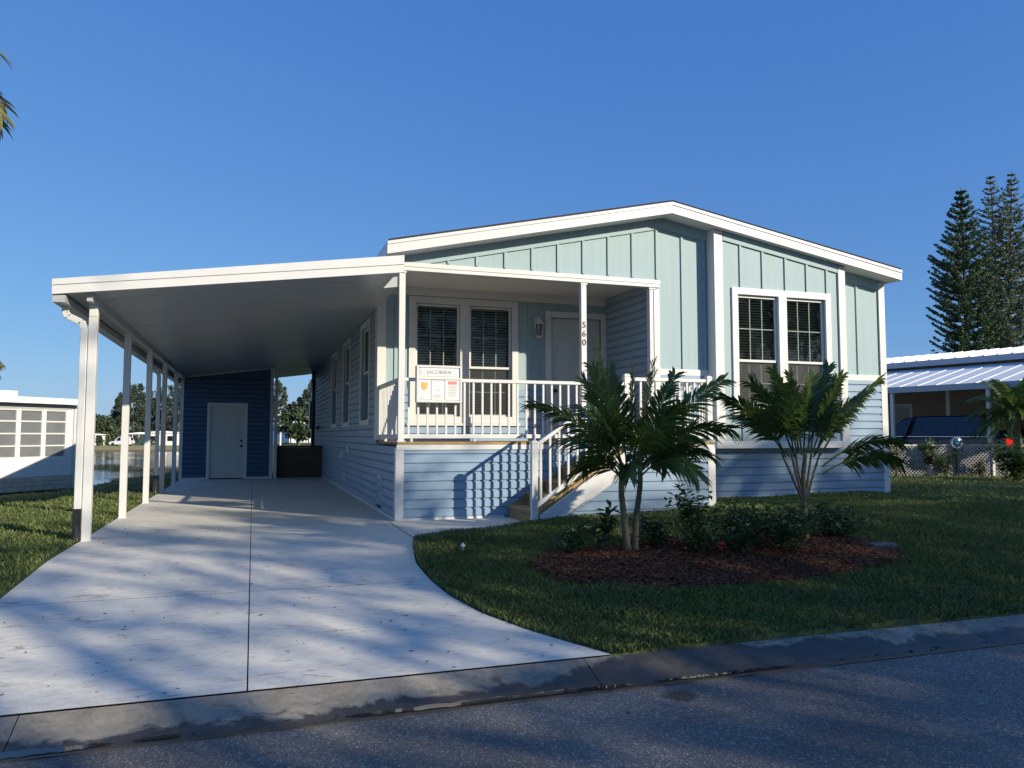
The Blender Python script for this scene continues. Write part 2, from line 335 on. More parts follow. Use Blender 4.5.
def npmesh(name, V, F, m, parent=None, kind=None):
    """V (n,3) array, F (k,4 or 3) array of one face size"""
    me = bpy.data.meshes.new(name); nf, fs = F.shape
    off = ORG.get(parent.name, Vector((0,0,0))) if parent else Vector((0,0,0))
    V = (V-np.array(off)).astype(np.float32)
    me.vertices.add(len(V)); me.vertices.foreach_set('co', V.ravel())
    me.loops.add(nf*fs); me.loops.foreach_set('vertex_index', F.astype(np.int32).ravel())
    me.polygons.add(nf); me.polygons.foreach_set('loop_start', np.arange(0, nf*fs, fs, dtype=np.int32))
    me.update(calc_edges=True); me.materials.append(m)
    o = bpy.data.objects.new(name, me); COL.objects.link(o)
    if parent: o.parent = parent
    ORG[o.name] = off
    if kind: o['kind'] = kind
    return o
def text_mesh(name, body, size, m, parent, pos, rot, extrude=.004, align='CENTER', bold=0.):
    c = bpy.data.curves.new(name, 'FONT'); c.body = body; c.size = size; c.align_x = align; c.align_y = 'CENTER'; c.extrude = extrude; c.offset = bold
    t = bpy.data.objects.new(name+'_tmp', c); COL.objects.link(t)
    dg = bpy.context.evaluated_depsgraph_get(); me = bpy.data.meshes.new_from_object(t.evaluated_get(dg)); bpy.data.objects.remove(t)
    me.transform(Matrix.Translation(Vector(pos)-ORG[parent.name]) @ rot.to_matrix().to_4x4()); me.materials.clear(); me.materials.append(m)
    o = bpy.data.objects.new(name, me); COL.objects.link(o); o.parent = parent; ORG[o.name] = ORG[parent.name]; return o
def sm(t): t = min(1, max(0, t)); return t*t*(3-2*t)
def nsm(t): t = np.clip(t, 0, 1); return t*t*(3-2*t)

# wall planes: P(u, z, o) -> xyz, o = how far proud
def front(Y): return lambda u, z, o: (u, Y-o, z)
def left(X): return lambda u, z, o: (X-o, u, z)
def right(X): return lambda u, z, o: (X+o, u, z)
def back(Y): return lambda u, z, o: (u, Y+o, z)
def lap(mb, P, u0, u1, z0, z1, holes=(), course=.128, clip=None):
    """dutch-lap siding: each course stands proud and has a cove along its top edge"""
    z = z0; d = .026; cv = .036
    def off(t): return d if t < course-cv else d-(d-.003)*min(1, (t-(course-cv))/(cv*.6))
    while z < z1-.004:
        zb, zt = z, min(z+course, z1); z += course
        cuts = sorted({zb, zt} | {zb+q for q in (course-cv, course-cv*.4) if zb+q < zt} | {h for q in holes for h in (q[2], q[3]) if zb < h < zt})
        for a, b in zip(cuts, cuts[1:]):
            segs = [(u0, u1)]
            if clip:
                lim = clip((a+b)/2); segs = [(max(u0, lim), u1)] if lim < u1 else []
            for q in holes:
                if q[2] < b-.001 and q[3] > a+.001:
                    ns = []
                    for s, e in segs:
                        if q[1] <= s or q[0] >= e: ns.append((s, e)); continue
                        if q[0] > s: ns.append((s, q[0]))
                        if q[1] < e: ns.append((q[1], e))
                    segs = ns
            oa, ob = off(a-zb), off(b-zb)
            for s, e in segs:
                mb.poly([P(s,a,oa), P(e,a,oa), P(e,b,ob), P(s,b,ob)])
                if a == zb: mb.poly([P(s,a,.001), P(e,a,.001), P(e,a,oa), P(s,a,oa)])
    return mb
def slab(mb, P, u0, u1, z0, top, holes=(), t=.1, extra=()):
    """solid wall of thickness t behind the plane with rectangular openings; top = number or function of u"""
    tf = top if callable(top) else (lambda u: top)
    us = sorted({u0, u1} | {x for q in holes for x in q[:2] if u0 < x < u1} | {x for x in extra if u0 < x < u1})
    for a, b in zip(us, us[1:]):
        hz = sorted([q for q in holes if q[0] < (a+b)/2 < q[1]], key=lambda q: q[2]); z = z0
        spans = []
        for q in hz: spans.append((z, q[2], False)); z = q[3]
        spans.append((z, None, True))
        for s, e, last in spans:
            ea, eb = (tf(a), tf(b)) if last else (e, e)
            if ea-s < .002 and eb-s < .002: continue
            mb.hexa([P(a,s,-t), P(b,s,-t), P(b,s,0), P(a,s,0)], [P(a,ea,-t), P(b,eb,-t), P(b,eb,0), P(a,ea,0)])
    return mb
def pbox(mb, P, u0, u1, z0, z1, o0, o1):
    a = [P(u0,z0,o0), P(u1,z0,o0), P(u1,z0,o1), P(u0,z0,o1)]; b = [P(u0,z1,o0), P(u1,z1,o0), P(u1,z1,o1), P(u0,z1,o1)]
    return mb.hexa(a, b)
def frame(mb, P, u0, u1, z0, z1, w, o0, o1):
    pbox(mb, P, u0, u0+w, z0, z1, o0, o1); pbox(mb, P, u1-w, u1, z0, z1, o0, o1)
    pbox(mb, P, u0+w, u1-w, z0, z0+w, o0, o1); pbox(mb, P, u0+w, u1-w, z1-w, z1, o0, o1)
def window(parent, P, u0, u1, z0, z1, zr, units, casing=.11, mull=.16, sill=False, blinds=True, lower_muntin=True):
    """u0..z1: outside of the casing; zr: height of the meeting rail; the wall opening is the casing's inside"""
    a, b, c, d = u0+casing, u1-casing, z0+casing, z1-casing
    m = MB(); frame(m, P, u0, u1, z0, z1, casing, -.002, .032)
    if units == 2:
        mid = (a+b)/2; pbox(m, P, mid-mull/2, mid+mull/2, c, d, -.07, .030)
    w = build('window', m, WHITE, parent, bevel=.004)
    if sill:
        s = MB(); pbox(s, P, u0-.03, u1+.03, z0-.045, z0-.002, -.002, .055); build('sill', s, WHITE, w, bevel=.004)
    spans = [(a, b)] if units == 1 else [(a, mid-mull/2), (mid+mull/2, b)]
    for s, e in spans:
        s += .003; e -= .003
        m = MB(); frame(m, P, s, e, zr-.03, d-.003, .04, -.075, -.025); build('sash', m, WHITE, w, bevel=.003)
        m = MB(); frame(m, P, s, e, c+.003, zr+.0, .04, -.105, -.078); build('sash', m, WHITE, w, bevel=.003)
        m = MB(); pbox(m, P, s+.04, e-.04, zr+.01, d-.043, -.052, -.047); build('pane', m, GLASS, w)
        m = MB(); pbox(m, P, s+.04, e-.04, c+.043, zr-.04, -.095, -.090); build('pane', m, GLASS, w)
        m = MB(); g = (e-s-.08)/3
        for k in (1, 2): pbox(m, P, s+.04+g*k-.008, s+.04+g*k+.008, zr+.01, d-.043, -.060, -.055)
        zz = (zr+.01+d-.043)/2; pbox(m, P, s+.04, e-.04, zz-.008, zz+.008, -.0545, -.0535)
        if lower_muntin:
            for k in (1, 2): pbox(m, P, s+.04+g*k-.008, s+.04+g*k+.008, c+.043, zr-.04, -.103, -.098)
            zz = (c+zr)/2; pbox(m, P, s+.04, e-.04, zz-.008, zz+.008, -.0975, -.0965)
        build('muntin', m, WHITE, w)
        m = MB(); pbox(m, P, s+.03, e-.03, c+.03, zr-.035, -.066, -.065); build('insect_screen', m, SCREENM, w)
        if blinds:
            m = MB(); z = c+.05
            while z < d-.06:
                p0 = P(s+.02, z, -.15); pts = [P(s+.02,z+.010,-.14), P(e-.02,z+.010,-.14), P(e-.02,z-.008,-.185), P(s+.02,z-.008,-.185)]
                m.poly(pts); z += .045
            pbox(m, P, s+.015, e-.015, d-.06, d-.01, -.19, -.135)
            build('blind', m, BLIND, w)
    return w
def copy_tree(o, parent=None):
    c = o.copy(); COL.objects.link(c); c.parent = parent
    for ch in list(o.children): copy_tree(ch, c)
    return c

# ================================================================== THE HOUSE
XL, XR, YA, YB, YR, YL = 1.93, 10.60, 10.8, 12.6, 27.6, 9.75     # left wall, right wall, facade, porch back wall, rear, landing front
DECK = 1.10
def rtop(x): return 3.90+(x-1.72)*(.98/4.44) if x < 6.16 else 4.88-(x-6.16)*(.77/4.53)
def rund(x): return rtop(x)-.20
H = empty('mobile_home', (XL, YA, 0), 'pale blue single storey home with white trim and a covered front porch, the largest building', 'house')

# walls ---------------------------------------------------------------
PW = (2.42, 4.34, 1.40, 3.52)                     # porch window, outside of casing
DO = (4.85, 6.035, DECK, 3.39)                    # front door casing
BW = (7.32, 9.28, 1.57, 3.60)                     # bay window
c = .11
Pf, Pb, Pl = front(YA), front(YB), left(XL)
m = slab(MB(), Pf, XL, 6.04, 3.66, rund, t=.12)
slab(m, Pf, 6.04, XR, 2.25, rund, holes=[(BW[0]+c, BW[1]-c, 2.25, BW[3]-c)], t=.12, extra=(6.16,))
slab(m, Pf, 6.04, XR, .02, 2.25, holes=[(BW[0]+c, BW[1]-c, BW[2]+c, 2.25)], t=.12)
w_ = build('front_wall', m, BATTEN, H)
m = MB()
bs = [2.23, 2.65, 3.08, 3.52, 3.95, 4.37, 4.79, 5.22, 5.64]
for x in bs: pbox(m, Pf, x-.019, x+.019, 3.69, rund(x)-.16, -.001, .022)
for x in (6.53, 6.93): pbox(m, Pf, x-.019, x+.019, 2.25, rund(x)-.16, -.001, .022)
pbox(m, Pf, 6.07-.019, 6.07+.019, 3.69, rund(6.07)-.16, -.001, .022)
for x in (10.03,): pbox(m, Pf, x-.019, x+.019, 2.25, rund(x)-.16, -.001, .022)
build_each('batten', islands(m), BATTEN, w_)
m = MB()
for x0, x1 in ((XL, 6.16), (6.16, 7.02), (9.56, XR)):
    m.hexa([(x0,YA-.03,rund(x0)-.17),(x1,YA-.03,rund(x1)-.17),(x1,YA+.002,rund(x1)-.17),(x0,YA+.002,rund(x0)-.17)],
           [(x0,YA-.03,rund(x0)-.001),(x1,YA-.03,rund(x1)-.001),(x1,YA+.002,rund(x1)-.001),(x0,YA+.002,rund(x0)-.001)])
build_each('frieze_board', islands(m), BATTEN, w_)
m = MB(); pbox(m, Pf, 6.10, 7.0, 2.15, 2.25, -.001, .028); pbox(m, Pf, 9.58, 10.48, 2.15, 2.25, -.001, .028); build_each('band_board', islands(m), WHITE, w_, .004)
m = lap(MB(), Pf, 4.9, 6.04, .04, 1.04); lap(m, Pf, 6.04, 7.02, .04, 2.15); lap(m, Pf, 7.02, 9.56, .04, 1.10); lap(m, Pf, 9.56, XR, .04, 2.15)
build('lap_siding', m, LAP, H)

m = slab(MB(), Pb, XL, 6.04, DECK, 3.66, holes=[(PW[0]+c, PW[1]-c, PW[2]+c, PW[3]-c), (DO[0]+c, DO[1]-c, DECK, DO[3]-c)], t=.12)
w_ = build('porch_wall', m, BATTEN, H, label='shaded porch wall with battens above and lap siding below')
m = MB()
for x in (2.2, 4.54, 4.75): pbox(m, Pb, x-.019, x+.019, 2.0, 3.52, -.001, .022)
for x in (5.1, 5.6): pbox(m, Pb, x-.019, x+.019, 3.4, 3.52, -.001, .022)
build_each('batten', islands(m), BATTEN, w_)
build('lap_siding', lap(MB(), Pb, XL, 6.04, DECK, 1.99, holes=[(PW[0], PW[1], PW[2]-.02, 3), (DO[0], DO[1], 0, 4)]), LAP, w_)
m = MB(); pbox(m, Pb, XL, 6.04, 3.53, 3.66, 0, .035); build('crown_board', m, SOFFIT, w_)
m = slab(MB(), left(6.04), YA+.1, YB, DECK, 3.66, t=.1); lap(m, left(6.04), YA, YB, DECK, 3.66)
build('porch_side_wall', m, LAP, H)
# left wall with its windows
LW = [(13.5, 14.75, 1.38, 3.26), (16.4, 17.75, 1.38, 3.26), (19.0, 20.4, 1.38, 3.26)]
hol = [(q[0]+.09, q[1]-.09, q[2]+.09, q[3]-.09) for q in LW]
m = slab(MB(), Pl, YB, YR, 0, 3.66, holes=hol, t=.1); lap(m, Pl, YB, YR, .04, 3.66, holes=LW); slab(m, Pl, YA+.0, YB, 0, 1.04, t=.1); lap(m, Pl, YA, YB, .04, 1.04)
build('side_wall', m, LAP, H)
m = MB().box(XL-.03, YA, 0, XL-.004, YR, .035); build('base_trim', m, WHITE, H)
m = slab(MB(), right(XR), YA, YR, 0, 3.75, t=.1); lap(m, right(XR), YA, YR, .04, 3.75)
build('side_wall', m, LAP, H)
m = slab(MB(), back(YR), XL, XR, 0, rund, t=.1, extra=(6.16,)); lap(m, back(YR), XL, XR, .04, 3.6)
build('rear_wall', m, LAP, H)
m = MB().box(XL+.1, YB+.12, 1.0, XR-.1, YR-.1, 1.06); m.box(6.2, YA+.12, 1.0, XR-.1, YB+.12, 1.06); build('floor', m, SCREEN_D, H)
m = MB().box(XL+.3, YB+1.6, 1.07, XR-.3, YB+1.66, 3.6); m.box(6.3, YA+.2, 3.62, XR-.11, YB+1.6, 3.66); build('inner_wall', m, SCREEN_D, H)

# skirting under porch and landing
m = lap(MB(), Pf, XL, 4.9, .04, 1.03); slab(m, Pf, XL, 4.9, 0, 1.03, t=.05)
w_ = build('porch_skirting', m, LAP, H)
STX, RUN, RISE, NR = 3.57, .277, .1835, 6                         # first riser, tread run, riser height
def strz(x): return max(0, (x-STX-.14)*RISE/RUN)                  # under edge of the stringer
m = lap(MB(), front(YL), 3.72, 6.36, .04, 1.02, clip=lambda z: 3.85+z*RUN/RISE if z < .95 else 4.95)
lap(m, right(6.36), YL, YA, .04, 1.02); slab(m, right(6.358), YL, YA, 0, 1.02, t=.04)
m.poly([(3.75,YL+.004,0),(6.355,YL+.004,0),(6.355,YL+.004,1.02),(5.3,YL+.004,1.02)])
build('landing_skirting', m, LAP, H)
m = MB()
m.box(XL-.032, YA-.032, 0, XL+.085, YA-.004, 1.02); m.box(XL-.032, YA-.004, 0, XL-.004, YA+.085, 1.02)
m.box(6.27, YL-.032, 0, 6.392, YL-.004, 1.02); m.box(6.364, YL-.004, 0, 6.392, YL+.085, 1.02)
m.box(XR-.10, YA-.032, 0, XR+.032, YA-.004, rund(XR)-.02); m.box(XR+.004, YA-.004, 0, XR+.032, YA+.10, rund(XR)-.03)
m.box(XL-.032, YB-.035, 1.12, XL+.11, YB-.004, 3.5); m.box(XL-.032, YB-.004, 1.12, XL-.004, YB+.22, 3.3)
m.box(6.0, YA-.032, DECK+.02, 6.10, YA-.004, 3.53)
m.box(XL-.03, YR-.1, 0, XL-.004, YR+.03, 3.5)
build_each('corner_board', islands(m), WHITE, H, .004)
m = MB().box(XL-.02, YA-.035, 0, 3.5, YA-.02, .035); m.box(3.9, YL-.03, 0.0, 6.27, YL-.02, .05); m.box(6.4, YA-.035, .06, XR-.1, YA-.02, .21)
build('base_trim', m, WHITE, H)

# bay ------------------------------------------------------------------
YY = YA-.2; Py = front(YY)
m = slab(MB(), Py, 7.02, 9.56, 1.0, lambda x: rund(x)-.002, holes=[(BW[0]+c, BW[1]-c, BW[2]+c, BW[3]-c)], t=.19)
bay = build('bay_wall', m, BATTEN, H)
m = MB()
for x in (7.50, 7.93, 8.38, 8.81, 9.22):
    pbox(m, Py, x-.019, x+.019, 3.6, rund(x)-.14, -.001, .022); pbox(m, Py, x-.019, x+.019, 1.11, 1.57, -.001, .022)
build_each('batten', islands(m), BATTEN, bay)
m = MB()
m.hexa([(7.16,YY-.03,rund(7.16)-.15),(9.44,YY-.03,rund(9.44)-.15),(9.44,YY+.002,rund(9.44)-.15),(7.16,YY+.002,rund(7.16)-.15)],
       [(7.16,YY-.03,rund(7.16)-.003),(9.44,YY-.03,rund(9.44)-.003),(9.44,YY+.002,rund(9.44)-.003),(7.16,YY+.002,rund(7.16)-.003)])
build('frieze_board', m, BATTEN, bay)
m = MB()
m.box(6.99, YY-.034, .985, 7.15, YY-.003, rund(7)-.01); m.box(6.99, YY-.003, .985, 7.017, YA-.01, rund(7)-.01)
m.box(9.45, YY-.034, .985, 9.59, YY-.003, rund(9.6)-.01); m.box(9.563, YY-.003, .985, 9.59, YA-.01, rund(9.6)-.01)
m.box(7.152, YY-.032, .985, 9.448, YY-.003, 1.10)
build_each('corner_board', islands(m), WHITE, bay, .004)
window(bay, Py, *BW, 2.42, 2, sill=True)
window(H, Pb, *PW, 2.36, 2, sill=True)
for q in LW: window(H, Pl, *q, 2.36, 1, casing=.09, blinds=True)

# roof -----------------------------------------------------------------
YF, YK = 10.45, 27.95
m = MB()
for x0, x1 in ((1.72, 6.16), (6.16, 10.69)):
    m.hexa([(x0,YF,rtop(x0)-.028),(x1,YF,rtop(x1)-.028),(x1,YK,rtop(x1)-.028),(x0,YK,rtop(x0)-.028)], [(x0,YF-.02,rtop(x0)),(x1,YF-.02,rtop(x1)),(x1,YK,rtop(x1)),(x0,YK,rtop(x0))])
roof = build('roof', m, SHINGLE, H)
m = MB()
for x0, x1 in ((1.70, 6.16), (6.16, 10.71)):
    for y0, y1, d in ((YF-.012, YF+.02, .205), (YF-.026, YF-.013, .075)):
        m.hexa([(x0,y0,rtop(x0)-d),(x1,y0,rtop(x1)-d),(x1,y1,rtop(x1)-d),(x0,y1,rtop(x0)-d)], [(x0,y0,rtop(x0)-.03),(x1,y0,rtop(x1)-.03),(x1,y1,rtop(x1)-.03),(x0,y1,rtop(x0)-.03)])
for x, s in ((1.70, 1), (10.71, -1)): m.box(x, YF+.021, rtop(x)-.205, x+.022*s, YK, rtop(x)-.03)
build('fascia', m, WHITE, roof)
m = MB()
for x0, x1 in ((1.725, 6.16), (6.16, 10.685)):
    m.hexa([(x0,YF+.022,rund(x0)-.002),(x1,YF+.022,rund(x1)-.002),(x1,YK-.02,rund(x1)-.002),(x0,YK-.02,rund(x0)-.002)], [(x0,YF+.022,rund(x0)+.01),(x1,YF+.022,rund(x1)+.01),(x1,YK-.02,rund(x1)+.01),(x0,YK-.02,rund(x0)+.01)])
build('soffit', m, SOFFIT, roof)

# porch ----------------------------------------------------------------
m = MB().box(XL-.0, YA-.045, 3.545, 6.105, YA+.10, 3.66); m.box(XL-.0, YA-.055, 3.60, 6.11, YA-.046, 3.665)
m.box(XL-.0, YA+.1, 3.56, XL+.08, YB-.04, 3.66)
build('porch_beam', m, WHITE, H, bevel=.004)
m = MB().box(XL+.08, YA+.101, 3.661, 6.04, YB-.001, 3.68); build('porch_ceiling', m, SOFFIT, H)
m = MB()
for i in range(13): m.box(XL-.01, YA-.045+i*.14, DECK-.038, 6.035, YA+.088+i*.14, DECK)
m.box(XL-.005, YA-.03, .985, 6.03, YA-.006, DECK-.04)
for i in range(7): m.box(4.955, YL-.035+i*.14, DECK-.038, 6.38, YL+.098+i*.14, DECK)
deck = build('deck', m, WOOD, H, bevel=.004)
m = MB().box(XL-.02, YA-.042, .99, 4.94, YA-.031, 1.061); m.box(4.95, YL-.03, 1.021, 6.385, YL-.006, 1.062); m.box(6.362, YL-.005, 1.021, 6.385, YA-.02, 1.062)
build('trim_board', m, WHITE, deck)
def post(x, y, z0, z1, w=.088):
    m = MB().box(x-w/2, y-w/2, z0, x+w/2, y+w/2, z1); m.box(x-w/2-.018, y-w/2-.018, z0, x+w/2+.018, y+w/2+.018, z0+.02); m.box(x-w/2-.012, y-w/2-.012, z1-.035, x+w/2+.012, y+w/2+.012, z1-.005)
    return build('post', m, RAILW, H, bevel=.004)
post(1.975, YA+.02, DECK, 3.545); p2 = post(4.79, YA+.02, DECK, 3.545); post(5.98, YA+.03, DECK, 3.545, .10)
for i, ch in enumerate('560'):
    t = text_mesh('house_number', ch, .135, NUM, p2, (4.79, YA-.028, 2.885-i*.135), Matrix.Rotation(R(90), 3, 'X').to_euler(), .003, bold=.001)
def balusters(parent, pts_lo, pts_hi):
    proto = None
    for a, b in zip(pts_lo, pts_hi):
        if proto is None or abs((Vector(b)-Vector(a)).length-Lp) > 1e-4:
            m = MB().box(a[0]-.014, a[1]-.014, a[2], a[0]+.014, a[1]+.014, b[2]); proto = build('baluster', m, RAILW, parent); pa = Vector(a); Lp = (Vector(b)-Vector(a)).length
        else:
            o = proto.copy(); COL.objects.link(o); o.parent = parent; o.location = Vector(a)-pa
def railing(p0, p1, zb, zt, n, name='railing', foot=True):
    p0 = Vector(p0); p1 = Vector(p1); m = MB()
    m.beam((p0.x,p0.y,p0.z+zt-.025), (p1.x,p1.y,p1.z+zt-.025), .062, .05); m.beam((p0.x,p0.y,p0.z+zb+.03), (p1.x,p1.y,p1.z+zb+.03), .045, .06)
    if foot and abs(p0.z-p1.z) < .01:
        for t in (.04, .38, .72): q = p0.lerp(p1, t); m.box(q.x-.02, q.y-.02, p0.z, q.x+.02, q.y+.02, p0.z+zb+.001)
    r = build(name, m, RAILW, H, bevel=.006)
    lo, hi = [], []
    for k in range(n):
        q = p0.lerp(p1, (k+.5)/n); lo.append((q.x, q.y, q.z+zb+.055)); hi.append((q.x, q.y, q.z+zt-.045))
    balusters(r, lo, hi); return r
railing((2.02, YA+.02, DECK), (4.745, YA+.02, DECK), .05, .915, 20)
railing((1.97, YA+.065, DECK), (1.97, YB-.04, DECK), .05, .915, 13)
railing((5.03, YL+.03, DECK), (6.28, YL+.03, DECK), .05, .915, 10)
railing((6.33, YL+.08, DECK), (6.33, YA-.03, DECK), .05, .915, 7)
railing((3.63, YL+.03, .16), (4.97, YL+.03, .16+1.34*RISE/RUN), .06, .93, 10, 'stair_railing')
def newel(x, y, z0, z1):
    m = MB().box(x-.042, y-.042, z0, x+.042, y+.042, z1); m.hexa([(x-.052,y-.052,z1),(x+.052,y-.052,z1),(x+.052,y+.052,z1),(x-.052,y+.052,z1)], [(x-.03,y-.03,z1+.035),(x+.03,y-.03,z1+.035),(x+.03,y+.03,z1+.035),(x-.03,y+.03,z1+.035)])
    m.box(x-.06, y-.06, z0, x+.06, y+.06, z0+.018); build('newel', m, RAILW, H, bevel=.003)
newel(3.60, YL+.03, 0, 1.09); newel(4.99, YL+.03, DECK, 2.03); newel(6.33, YL+.03, DECK, 2.03)
# stairs climbing to the right
st = empty('staircase', (XL, YA, 0), 'pine stairs with white stringer', None); st.parent = H; st.location = (0,0,0); ORG[st.name] = ORG[H.name]
del st['label']
for k in range(NR):
    x = STX+RUN*k; z = RISE*(k+1)
    m = MB().box(x, YL+.09, z-RISE+(.0 if k == 0 else .001), x+.035, YA-.06, z-.041); build('riser', m, WOOD, st)
    if k < NR-1: m = MB().box(x-.025, YL+.075, z-.04, x+RUN+.034, YA-.05, z); build('tread', m, WOOD, st, bevel=.005)
sl_ = RISE/RUN
m = MB().prism([(3.665,YL-.04,0),(3.93,YL-.04,0),(4.955,YL-.04,1.025*sl_),(4.955,YL-.04,1.29*sl_+.125),(3.665,YL-.04,.125)], (0,.038,0))
build('stringer', m, RAILW, st, bevel=.004)
m = MB(); a = STX+.02; b = 4.95
m.prism([(a,YL+.03,0),(a+.1,YL+.03,0),(b,YL+.03,(b-a-.1)*sl_),(b,YL+.03,(b-a+.10)*sl_+.045),(a,YL+.03,.14)], (0,.04,0)); m.prism([(a,YA-.055,0),(a+.1,YA-.055,0),(b,YA-.055,(b-a-.1)*sl_),(b,YA-.055,(b-a+.18)*sl_),(a,YA-.055,.18*sl_+.06)], (0,.03,0))
build_each('inner_stringer', islands(m), WOOD, st)

# front door -----------------------------------------------------------
m = MB(); a, b, d = DO[0], DO[1], DO[3]
pbox(m, Pb, a, a+c, DECK, d, -.03, .03); pbox(m, Pb, b-c, b-.001, DECK, d, -.03, .03); pbox(m, Pb, a+c, b-c, d-c, d, -.03, .03)
door = build('door', MB().box(a+c+.005, YB+.04, DECK+.02, b-c-.005, YB+.085, d-c-.005), DOORM, H, label='white front door in the shade of the porch')
build('casing', m, WHITE, door, bevel=.004)
def door_panels(parent, P, u0, u1, z0, z1, o):
    m = MB(); g = (u1-u0)/2
    for k in (0, 1):
        s = u0+k*g+(.11 if k == 0 else .05); e = u0+(k+1)*g-(.05 if k == 0 else .11)
        for q, w in ((.10, .36), (.42, .80), (.86, .95)):
            za, zb = z0+(z1-z0)*q, z0+(z1-z0)*w
            for f0, of in ((0, .002), (.03, .007)):
                pbox(m, P, s+f0, e-f0, za+f0, zb-f0, o-.002, o+of)
    return build('door_panel', m, DOORM, parent, bevel=.004)
door_panels(door, Pb, a+c, b-c, DECK, d-c, -.04)
m = MB().lathe((a+c+.075, YB+.04, 1.98), [(.03,0),(.03,.012),(.013,.016),(.013,.05),(.03,.056),(.034,.07),(.026,.088)], 16, (0,-1,0)); build('knob', m, DARK, door, True)
m = MB().lathe((a+c+.075, YB+.04, 2.14), [(.03,0),(.03,.018),(.018,.024),(.018,.034)], 16, (0,-1,0)); build('deadbolt', m, DARK, door, True)
# porch lantern: back plate, arm, cap, glass, base
lx, ly, lz = 4.70, YB-.11, 3.05
m = MB().box(lx-.05, YB-.02, lz+.02, lx+.05, YB+.0, lz+.22); m.tube([(lx, YB-.02, lz+.16), (lx, YB-.07, lz+.23), (lx, ly, lz+.19)], .011)
lamp = build('porch_lantern', m, RAILW, H, bevel=.003)
m = MB().lathe((lx,ly,lz+.08), [(.082,0),(.085,.012),(.055,.055),(.022,.085),(.012,.11)], 6); build('lantern_cap', m, RAILW, lamp)
m = MB()
for k in range(6):
    t = k*math.pi/3; m.tube([(lx+.052*math.cos(t), ly+.052*math.sin(t), lz-.13), (lx+.072*math.cos(t), ly+.072*math.sin(t), lz+.085)], .005, 5)
m.lathe((lx,ly,lz-.165), [(.015,0),(.05,.018),(.058,.03),(.058,.04)], 6); build('lantern_cage', m, RAILW, lamp)
m = MB().lathe((lx,ly,lz-.125), [(.046,0),(.066,.205)], 6); build('lantern_glass', m, GLASS, lamp)
m = MB().box(4.47, YB-.035, 1.50, 4.58, YB-.015, 1.66); m.box(4.49, YB-.042, 1.52, 4.56, YB-.034, 1.64); build('outlet_cover', m, RAILW, H, bevel=.004)
# side wall fittings
m = MB().tube([(XL-.02, 17.3, .80), (XL-.07, 17.3, .80)], .055, 12); m.hexa([(XL-.14,17.22,.70),(XL-.02,17.22,.70),(XL-.02,17.38,.70),(XL-.14,17.38,.70)], [(XL-.06,17.22,.86),(XL-.02,17.22,.86),(XL-.02,17.38,.86),(XL-.06,17.38,.86)])
build('dryer_vent', m, RAILW, H)
m = MB().box(XL-.06, 16.3, .83, XL-.018, 16.5, .97); build('outlet_cover', m, RAILW, H, bevel=.006)
m = MB().box(XL-.05, 16.9, .22, XL-.018, 17.06, .40); m.tube([(XL-.03, 16.98, .31), (XL-.10, 16.98, .31), (XL-.11, 16.98, .26)], .014); build('hose_tap', m, RAILW, H)
m = MB().box(XL-.05, 24.2, 1.35, XL-.018, 24.45, 1.52); m.box(XL-.11, 24.24, 1.37, XL-.05, 24.41, 1.47); build('wall_light', m, DARK, H, bevel=.006)
def skirt_vent(y0, y1, z0, z1):
    m = MB(); frame(m, Pl, y0, y1, z0, z1, .04, .004, .026); v = build('skirt_vent', m, WHITE, H)
    m = MB(); pbox(m, Pl, y0+.04, y1-.04, z0+.04, z1-.04, .003, .012)
    z = z0+.07
    while z < z1-.07: pbox(m, Pl, y0+.05, y1-.05, z, z+.02, .012, .022); z += .045
    build('louvre', m, GREYF, v)
skirt_vent(12.05, 12.5, .06, .56); skirt_vent(20.6, 21.2, .05, .5)
m = MB().tube([(XL-.07, 26.4, .4), (XL-.07, 26.4, 3.3)], .035, 8); m.box(XL-.17, 26.15, 1.4, XL-.018, 26.65, 2.3); m.box(XL-.14, 26.2, 2.75, XL-.018, 26.6, 3.05)
m.tube([(XL-.08, 25.9, .2), (XL-.08, 25.9, 3.3)], .045, 8)
build('meter_box', m, DARK, H, bevel=.005)

# information box hung on the porch rail
sx0, sx1, sy = 2.17, 2.83, YA-.13
B = empty('information_box', (2.5, sy+.1, 1.66), 'white display box with papers behind clear plastic, hung on the porch rail', 'sign box')
m = MB().box(sx0, sy+.02, 1.66, sx1, sy+.125, 2.185); build('case', m, RAILW, B, bevel=.006)
m = MB(); frame(m, front(sy+.02), sx0, sx1, 1.66, 2.185, .03, 0, .02); m.box(sx0+.03, sy, 1.985, sx1-.03, sy+.02, 2.02); build('lid_frame', m, RAILW, B, bevel=.004)
m = MB().box(sx0+.035, sy+.010, 1.70, sx0+.20, sy+.0185, 1.98); m.box(sx0+.215, sy+.010, 1.70, sx0+.40, sy+.0175, 1.975); m.box(sx0+.415, sy+.010, 1.70, sx1-.035, sy+.018, 1.98)
m.box(sx0+.05, sy+.012, 2.035, sx1-.05, sy+.0192, 2.15)
pp = build('paper', m, PAPER, B)
